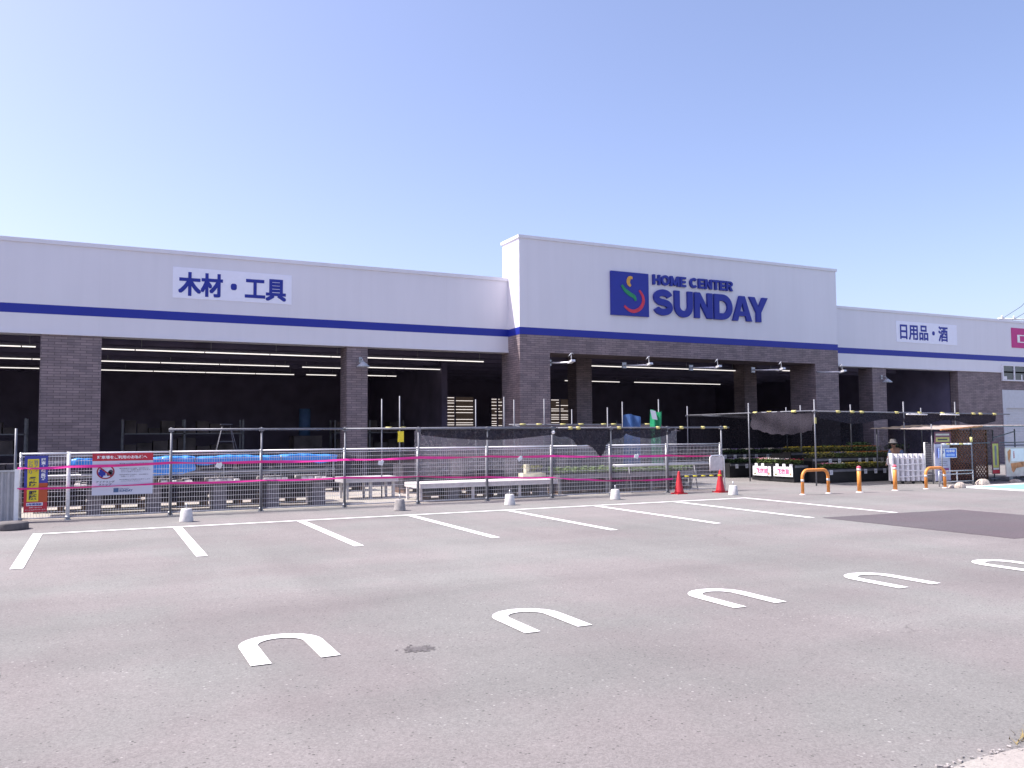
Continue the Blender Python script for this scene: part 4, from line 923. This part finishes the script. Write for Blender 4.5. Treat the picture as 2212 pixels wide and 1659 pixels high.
S = thing('cage_shelter', 'scaffold pipe cage shelter with a rusty sheet roof', 'shelter', (24.9,19.0,0))
for x, y, z in ((0,0,1.98),(2.0,0,1.86),(3.15,0,1.78),(4.35,0,1.8),(0,2.2,1.9),(4.35,2.2,1.9),(6.4,0,1.8)): part('upright', MB().tube([(x,y,0),(x,y,z)], .022, 8), SP, S)
for pa, pb in (((0,0,1.8),(2.05,0,1.88)),((0,0,1.8),(0,2.2,1.85)),((2.0,-.05,1.33),(6.4,-.05,1.33)),((2.9,-.08,1.24),(6.4,-.08,1.22)),((2.9,-.05,.08),(6.4,-.05,.06)),((3.15,-.02,1.5),(4.35,-.02,1.72)),((0,2.2,1.85),(6.4,2.2,1.85))): part('crossbar', MB().tube([pa, pb], .02, 8), SP, S)
def roofm(u_, v_): return (-.15+u_*6.6, -.45+v_*2.8, 1.80+.11*min(1,u_*3.2)+.0*v_+.02*math.sin(u_*80)+.05*v_)
part('roof_sheet', MB().grid(roofm, 160, 3, True), mat('roof_brown_grey', (.30,.25,.22), .7, var=.35, scale=3), S)
part('roof_edge', MB().tube([(-.15,-.45,1.79),(1.95,-.45,1.9)], .03, 6), RUST, S); part('roof_edge', MB().tube([(1.95,-.45,1.9),(6.5,-.45,1.9)], .028, 6), STEELD, S)
# woven lattice: two diagonal sets of strips, clipped to the panel
mb = MB(); W_, H_ = 2.0, 1.7; LX, LZ = .85, .08
for sgn in (1, -1):
    k = -H_
    while k < W_+H_:
        # line x = k + sgn*z
        pts = []
        for z in (0, H_):
            pts.append((k+(z if sgn > 0 else H_-z), z))
        (xa, za), (xb, zb) = pts; 
        def clip(p, q_):
            (x1,z1),(x2,z2) = p, q_; t0, t1 = 0., 1.
            for lo, hi, a, b_ in ((0,W_,x1,x2),(0,H_,z1,z2)):
                dd = b_-a
                if abs(dd) < 1e-9:
                    if a < lo or a > hi: return None
                    continue
                s0, s1 = (lo-a)/dd, (hi-a)/dd
                if s0 > s1: s0, s1 = s1, s0
                t0, t1 = max(t0,s0), min(t1,s1)
            if t1-t0 < .01: return None
            return (x1+(x2-x1)*t0, z1+(z2-z1)*t0, x1+(x2-x1)*t1, z1+(z2-z1)*t1)
        c_ = clip((xa,za),(xb,zb))
        if c_: mb.tube([(LX+c_[0], .06+.008*sgn, LZ+c_[1]), (LX+c_[2], .06+.008*sgn, LZ+c_[3])], .024, 4, False)
        k += .15
part('lattice_panel', mb, mat('lattice_brown', (.17,.075,.05), .7, var=.3, scale=5), S, 'brown diagonal lattice panel')
part('lattice_frame', MB().box(LX-.03,LX,.03,.09,LZ,LZ+H_).box(LX+W_,LX+W_+.03,.03,.09,LZ,LZ+H_), TIMBD, S)
part('back_mesh', MB().box(.1,6.3,2.15,2.18,.1,1.8), net_mat('cage_back', (.10,.08,.08), .75), S)
# notices on shelter
t = thing('notice_panel', 'tall pale notice panel at left end of the cage shelter', 'notice', (24.92,18.93,.1))
part('board', MB().box(0,.74,-.01,0,0,1.22), mat('notice_lilac', (.52,.50,.62), .5), t); part('purple_band', MB().box(.2,.66,-.014,-.0105,.28,.42), mat('band_purple', (.26,.05,.2), .5), t)
for k, (x0_, x1_) in enumerate(((.2,.62),(.2,.55),(.22,.6))): part('print', MB().box(x0_,x1_,-.014,-.0105,.5+k*.06,.52+k*.06), TXTG, t)
t = thing('parking_sign', 'blue rectangular P sign in front of the notice panel', 'sign', (25.0,18.86,.85))
part('board', MB().box(0,.9,-.02,0,0,.33), mat('p_blue', (.05,.16,.70), .4), t); part('border', MB().box(0,.9,-.024,-.0205,0,.025).box(0,.9,-.024,-.0205,.305,.33).box(0,.03,-.024,-.0205,.026,.304).box(.87,.9,-.024,-.0205,.026,.304), PAPER, t)
part('white_field', MB().box(.06,.32,-.0235,-.0205,.04,.29), PAPER, t); part('lettering', lettering('P', .14,.25,.08,.25, SIGNBLUE, -.024, .004, .02), SIGNBLUE, t)
part('lettering', lettering('駐車場', .38,.8,.18,.28, TXTW, -.021, .003, .02), TXTW, t); part('arrow_mark', MB().box(.38,.8,-.0235,-.0205,.06,.14), mat('p_lightblue', (.35,.5,.85), .4), t)
t = thing('name_board', 'yellow name board with purple border under the shelter roof', 'sign', (24.95,18.94,1.34))
part('board', MB().box(0,.8,-.012,0,0,.38), mat('board_purple', (.2,.08,.13), .6), t); part('yellow_field', MB().box(.05,.72,-.016,-.0125,.05,.2), mat('board_yellow', (.55,.48,.16), .6), t); part('print', MB().box(.14,.62,-.018,-.0165,.1,.15), TXTB, t); part('print', MB().box(.05,.72,-.016,-.0125,.26,.32), PALE, t)
t = thing('yellow_banner', 'narrow yellow vertical banner on the cage shelter', 'banner', (27.8,18.9,.25))
part('cloth', MB().box(.05,.36,-.008,0,.22,1.05), mat('banner_mustard', (.50,.45,.12), .6), t); part('border', MB().box(0,.41,-.003,.01,.0,1.12), mat('banner_maroon', (.14,.05,.08), .6), t); part('red_label', MB().box(.02,.39,-.01,-.0035,.02,.14), RED, t); part('white_label', MB().box(.05,.36,-.01,-.0035,.15,.21), PALE, t)
part('print', MB().box(.15,.25,-.011,-.0085,.3,.98), TXTG, t)
t = thing('rusty_board', 'white board with rust stains standing in the cage shelter', 'board', (28.25,18.7,.06))
part('panel', MB().box(0,1.25,0,.03,.1,1.1), mat('white_rusty', (.66,.58,.52), .7, var=.2, scale=3), t); part('rust_patch', MB().poly([(.18,-.003,.55),(.3,-.003,1.0),(.22,-.003,1.04),(.1,-.003,.95),(.12,-.003,.7)]).poly([(.25,-.004,.55),(1.0,-.004,.6),(.98,-.004,.42),(.55,-.004,.38),(.4,-.004,.22),(.3,-.004,.3)]), RUST, t)
part('paper', MB().box(.28,1.0,-.01,-.005,.62,1.06), PAPER, t); part('lettering', lettering('火気厳禁', .40,.47,.72,.98, mat('text_red', (.5,.04,.04), .5), -.0105, .003, .02, vertical=True), MATS['text_red'], t); part('foot', MB().box(0,.2,-.1,.2,0,.1).box(1.05,1.25,-.1,.2,0,.1), STEELD, t)
t = thing('goods_crate', 'dark crate with boxes inside the cage shelter', 'crate', (27.7,20.0,0))
part('box', MB().box(0,.8,0,.6,0,.55), BAG, t); part('rack_bar', MB().box(0,.8,-.02,0,.62,.65).box(0,.8,-.02,0,.85,.88).box(0,.03,-.02,0,.55,1.0).box(.77,.8,-.02,0,.55,1.0), PALE, t)
# guard rail and striped rail
t = thing('guard_rail', 'low galvanised pipe guard rail in front of the lattice', 'guard rail', (23.8,17.95,0))
for z in (.14,.38,.48): part('rail', MB().tube([(0,0,z),(1.62,0,z)], .018, 8), STEEL, t)
for x in (0,.85,1.62): part('post', MB().tube([(x,0,0),(x,0,.49)], .02, 8), STEEL, t)
t = thing('striped_rail', 'white and yellow striped pipe rail across the notice panel', 'rail', (24.5,18.35,0))
for k in range(7): part('band', MB().tube([(.21*k,0,1.32),(.21*k+.21,0,1.32)], .026, 8), YELL if k % 3 == 1 else RAILW, t)
part('post', MB().tube([(1.47,0,0),(1.47,0,1.5)], .022, 8), SP, t); part('post', MB().tube([(0,0,0),(0,0,1.34)], .022, 8), SP, t); part('joint', MB().tube([(1.47,0,1.38),(1.47,0,1.54)], .04, 8), YELL, t)
def rock(x, y, sx, sy, sz, seed, label):
    qs = random.Random(seed); ph = [qs.uniform(0,6) for _ in range(6)]
    def fn(u_, v_):
        a, b_ = u_*2*math.pi, v_*math.pi/2; f = 1+.12*math.sin(2*a+ph[0])+.08*math.sin(5*a+ph[1]+3*b_)
        return (sx*math.cos(a)*math.cos(b_)*f, sy*math.sin(a)*math.cos(b_)*f, sz*math.sin(b_)*(1+.15*math.sin(3*a+ph[2])*math.cos(b_)))
    single('stone', MB().grid(fn, 18, 7, False), STONE, label, 'stone', (x, y, -.005))
rock(23.95,17.35,.2,.16,.18,1,'brownish stone beside the right arch guard'); rock(23.6,17.4,.1,.09,.09,2,'small stone touching the brownish stone'); rock(25.75,17.85,.26,.2,.2,4,'rounded pale stone at the edge of the cyan bay'); rock(28.1,18.3,.25,.16,.1,6,'flat stone under the rusty board')

# ------------------------------------------------------------------ person stooping behind the white gate
def skin_mesh(nodes, edges, root=0, sub=2):
    me = bpy.data.meshes.new('body'); me.from_pydata([n_[0] for n_ in nodes], edges, []); o = bpy.data.objects.new('tmp', me); C.objects.link(o)
    o.modifiers.new('s', 'SKIN'); s2 = o.modifiers.new('ss', 'SUBSURF'); s2.levels = sub; s2.render_levels = sub
    for i, n_ in enumerate(nodes): me.skin_vertices[0].data[i].radius = (n_[1], n_[2] if len(n_) > 2 else n_[1])
    me.skin_vertices[0].data[root].use_root = True
    bpy.context.view_layer.update(); dg = bpy.context.evaluated_depsgraph_get()
    r_ = bpy.data.meshes.new_from_object(o.evaluated_get(dg)); bpy.data.objects.remove(o, do_unlink=True)
    for p in r_.polygons: p.use_smooth = True
    return r_
SKIN = mat('skin', (.40,.24,.17), .6); SHIRT = mat('shirt_blue', (.16,.22,.38), .8, var=.15); TROU = mat('trousers_navy', (.04,.045,.08), .8); HATM = mat('hat_khaki', (.46,.44,.40), .8, var=.15)
t = thing('person', 'person in a pale hat and blue shirt stooping behind the white gate', 'person', (25.42,20.75,-.0), R(15))
# faces -X, trunk bent forward, knees flexed, both arms reaching forward and down
body = [((.1,0,.62),.13,.15),((.06,0,.78),.125,.15),((-.08,0,.95),.14,.17),((-.2,0,1.08),.11,.17),((-.27,0,1.15),.055),((-.33,0,1.2),.05),((-.36,0,1.25),.085),((-.38,0,1.31),.09),((-.38,0,1.37),.07),
        ((.08,.1,.58),.09),((-.14,.12,.36),.065),((.05,.12,.09),.042),((-.12,.13,.05),.035),((.08,-.1,.58),.09),((-.14,-.12,.36),.065),((.05,-.12,.09),.042),((-.12,-.13,.05),.035),
        ((-.17,.2,1.06),.06),((-.24,.25,.84),.045),((-.42,.2,.68),.033),((-.17,-.2,1.06),.06),((-.24,-.25,.84),.045),((-.42,-.2,.68),.033)]
be = [(0,1),(1,2),(2,3),(3,4),(4,5),(5,6),(6,7),(7,8),(0,9),(9,10),(10,11),(11,12),(0,13),(13,14),(14,15),(15,16),(3,17),(17,18),(18,19),(3,20),(20,21),(21,22)]
me = skin_mesh(body, be); me.materials.append(SKIN); part('body', me, SKIN, t)
def inflate(idx, ed, add, m, nm):
    mp_ = {v: k for k, v in enumerate(idx)}; nn = [(body[i][0],)+tuple(x+add for x in body[i][1:]) for i in idx]
    me = skin_mesh(nn, [(mp_[a], mp_[b_]) for a, b_ in ed if a in mp_ and b_ in mp_]); me.materials.append(m); part(nm, me, m, t)
inflate([1,2,3,17,18,20,21], be, .014, SHIRT, 'shirt'); inflate([0,9,10,11,13,14,15], be, .016, TROU, 'trousers')
part('hat', MB().lathe([(.155,-.02),(.15,.0),(.105,.02),(.10,.09),(.075,.125),(0,.13)], (-.385,0,1.36), 18), HATM, t)
part('hair', MB().lathe([(.0,.0),(.09,.0),(.098,.06),(.09,.1)], (-.365,0,1.27), 14), BLACK, t)
fm = MB(); fm.obox((-.475,0,1.295), .03, .025, .035); part('nose', fm, SKIN, t)
for s_ in (1,-1):
    part('eye', MB().lathe([(.0,-.008),(.009,0),(0,.008)], (-.462,.032*s_,1.32), 8), TXTB, t); part('ear', MB().lathe([(.0,-.03),(.016,0),(0,.03)], (-.37,.095*s_,1.3), 8), SKIN, t)
    nodes = [((-.42,.2*s_,.68),.03,.02),((-.48,.19*s_,.63),.036,.018)]; ed = [(0,1)]
    for k in range(4):
        yb = .19*s_+(k-1.5)*.02; b0 = len(nodes); L = (.055,.065,.06,.045)[k]
        nodes += [((-.50,yb,.61),.009),((-.50-L*.6,yb,.575),.0085),((-.50-L*.7,yb,.575-L*.5),.007)]; ed += [(1,b0),(b0,b0+1),(b0+1,b0+2)]
    b0 = len(nodes); nodes += [((-.46,.19*s_-.045*s_,.63),.01),((-.50,.19*s_-.06*s_,.60),.008)]; ed += [(0,b0),(b0,b0+1)]
    me = skin_mesh(nodes, ed, 0, 1); me.materials.append(SKIN); part('hand', me, SKIN, t)
    part('shoe', MB().obox((-.06,.125*s_,.045), .28, .1, .09), BLACK, t)
part('mouth', MB().obox((-.464,0,1.262), .006, .045, .007), mat('lips', (.3,.12,.1), .6), t)

# ------------------------------------------------------------------ utility lines beyond the roof at right
t = thing('utility_pole', 'utility pole with white crossarm beyond the store roof at right', 'utility pole', (68.5,42.5,0))
part('pole', MB().tube([(0,0,0),(0,0,12.2)], [.19,.12], 12), CONC, t); part('crossarm', MB().tube([(-3.6,.6,10.75),(.6,-.1,10.75)], .06, 8), WHITE, t)
for x in (-3.2,-2,-.8): part('insulator', MB().lathe([(.05,0),(.1,.05),(.06,.12),(.09,.17),(0,.2)], (x,.6-.17*(x+3.6),10.82), 10), WHITE, t)
for i, (dz, dx, lb) in enumerate(((0,0,'uppermost overhead cable rising beyond the store roof'),(-.55,.3,'middle overhead cable rising beyond the store roof'),(-1.0,.8,'lowest overhead cable rising beyond the store roof'))):
    mb = MB(); pts = [(92+dx,62,13.4+dz),(80+dx,53.2,12.55+dz),(66.5+dx,42.2,11.7+dz),(58+dx,35.5,11.6+dz)]
    single('overhead_cable', mb.tube(pts, .02, 5), BLACK, lb, 'cable', group='overhead cables')
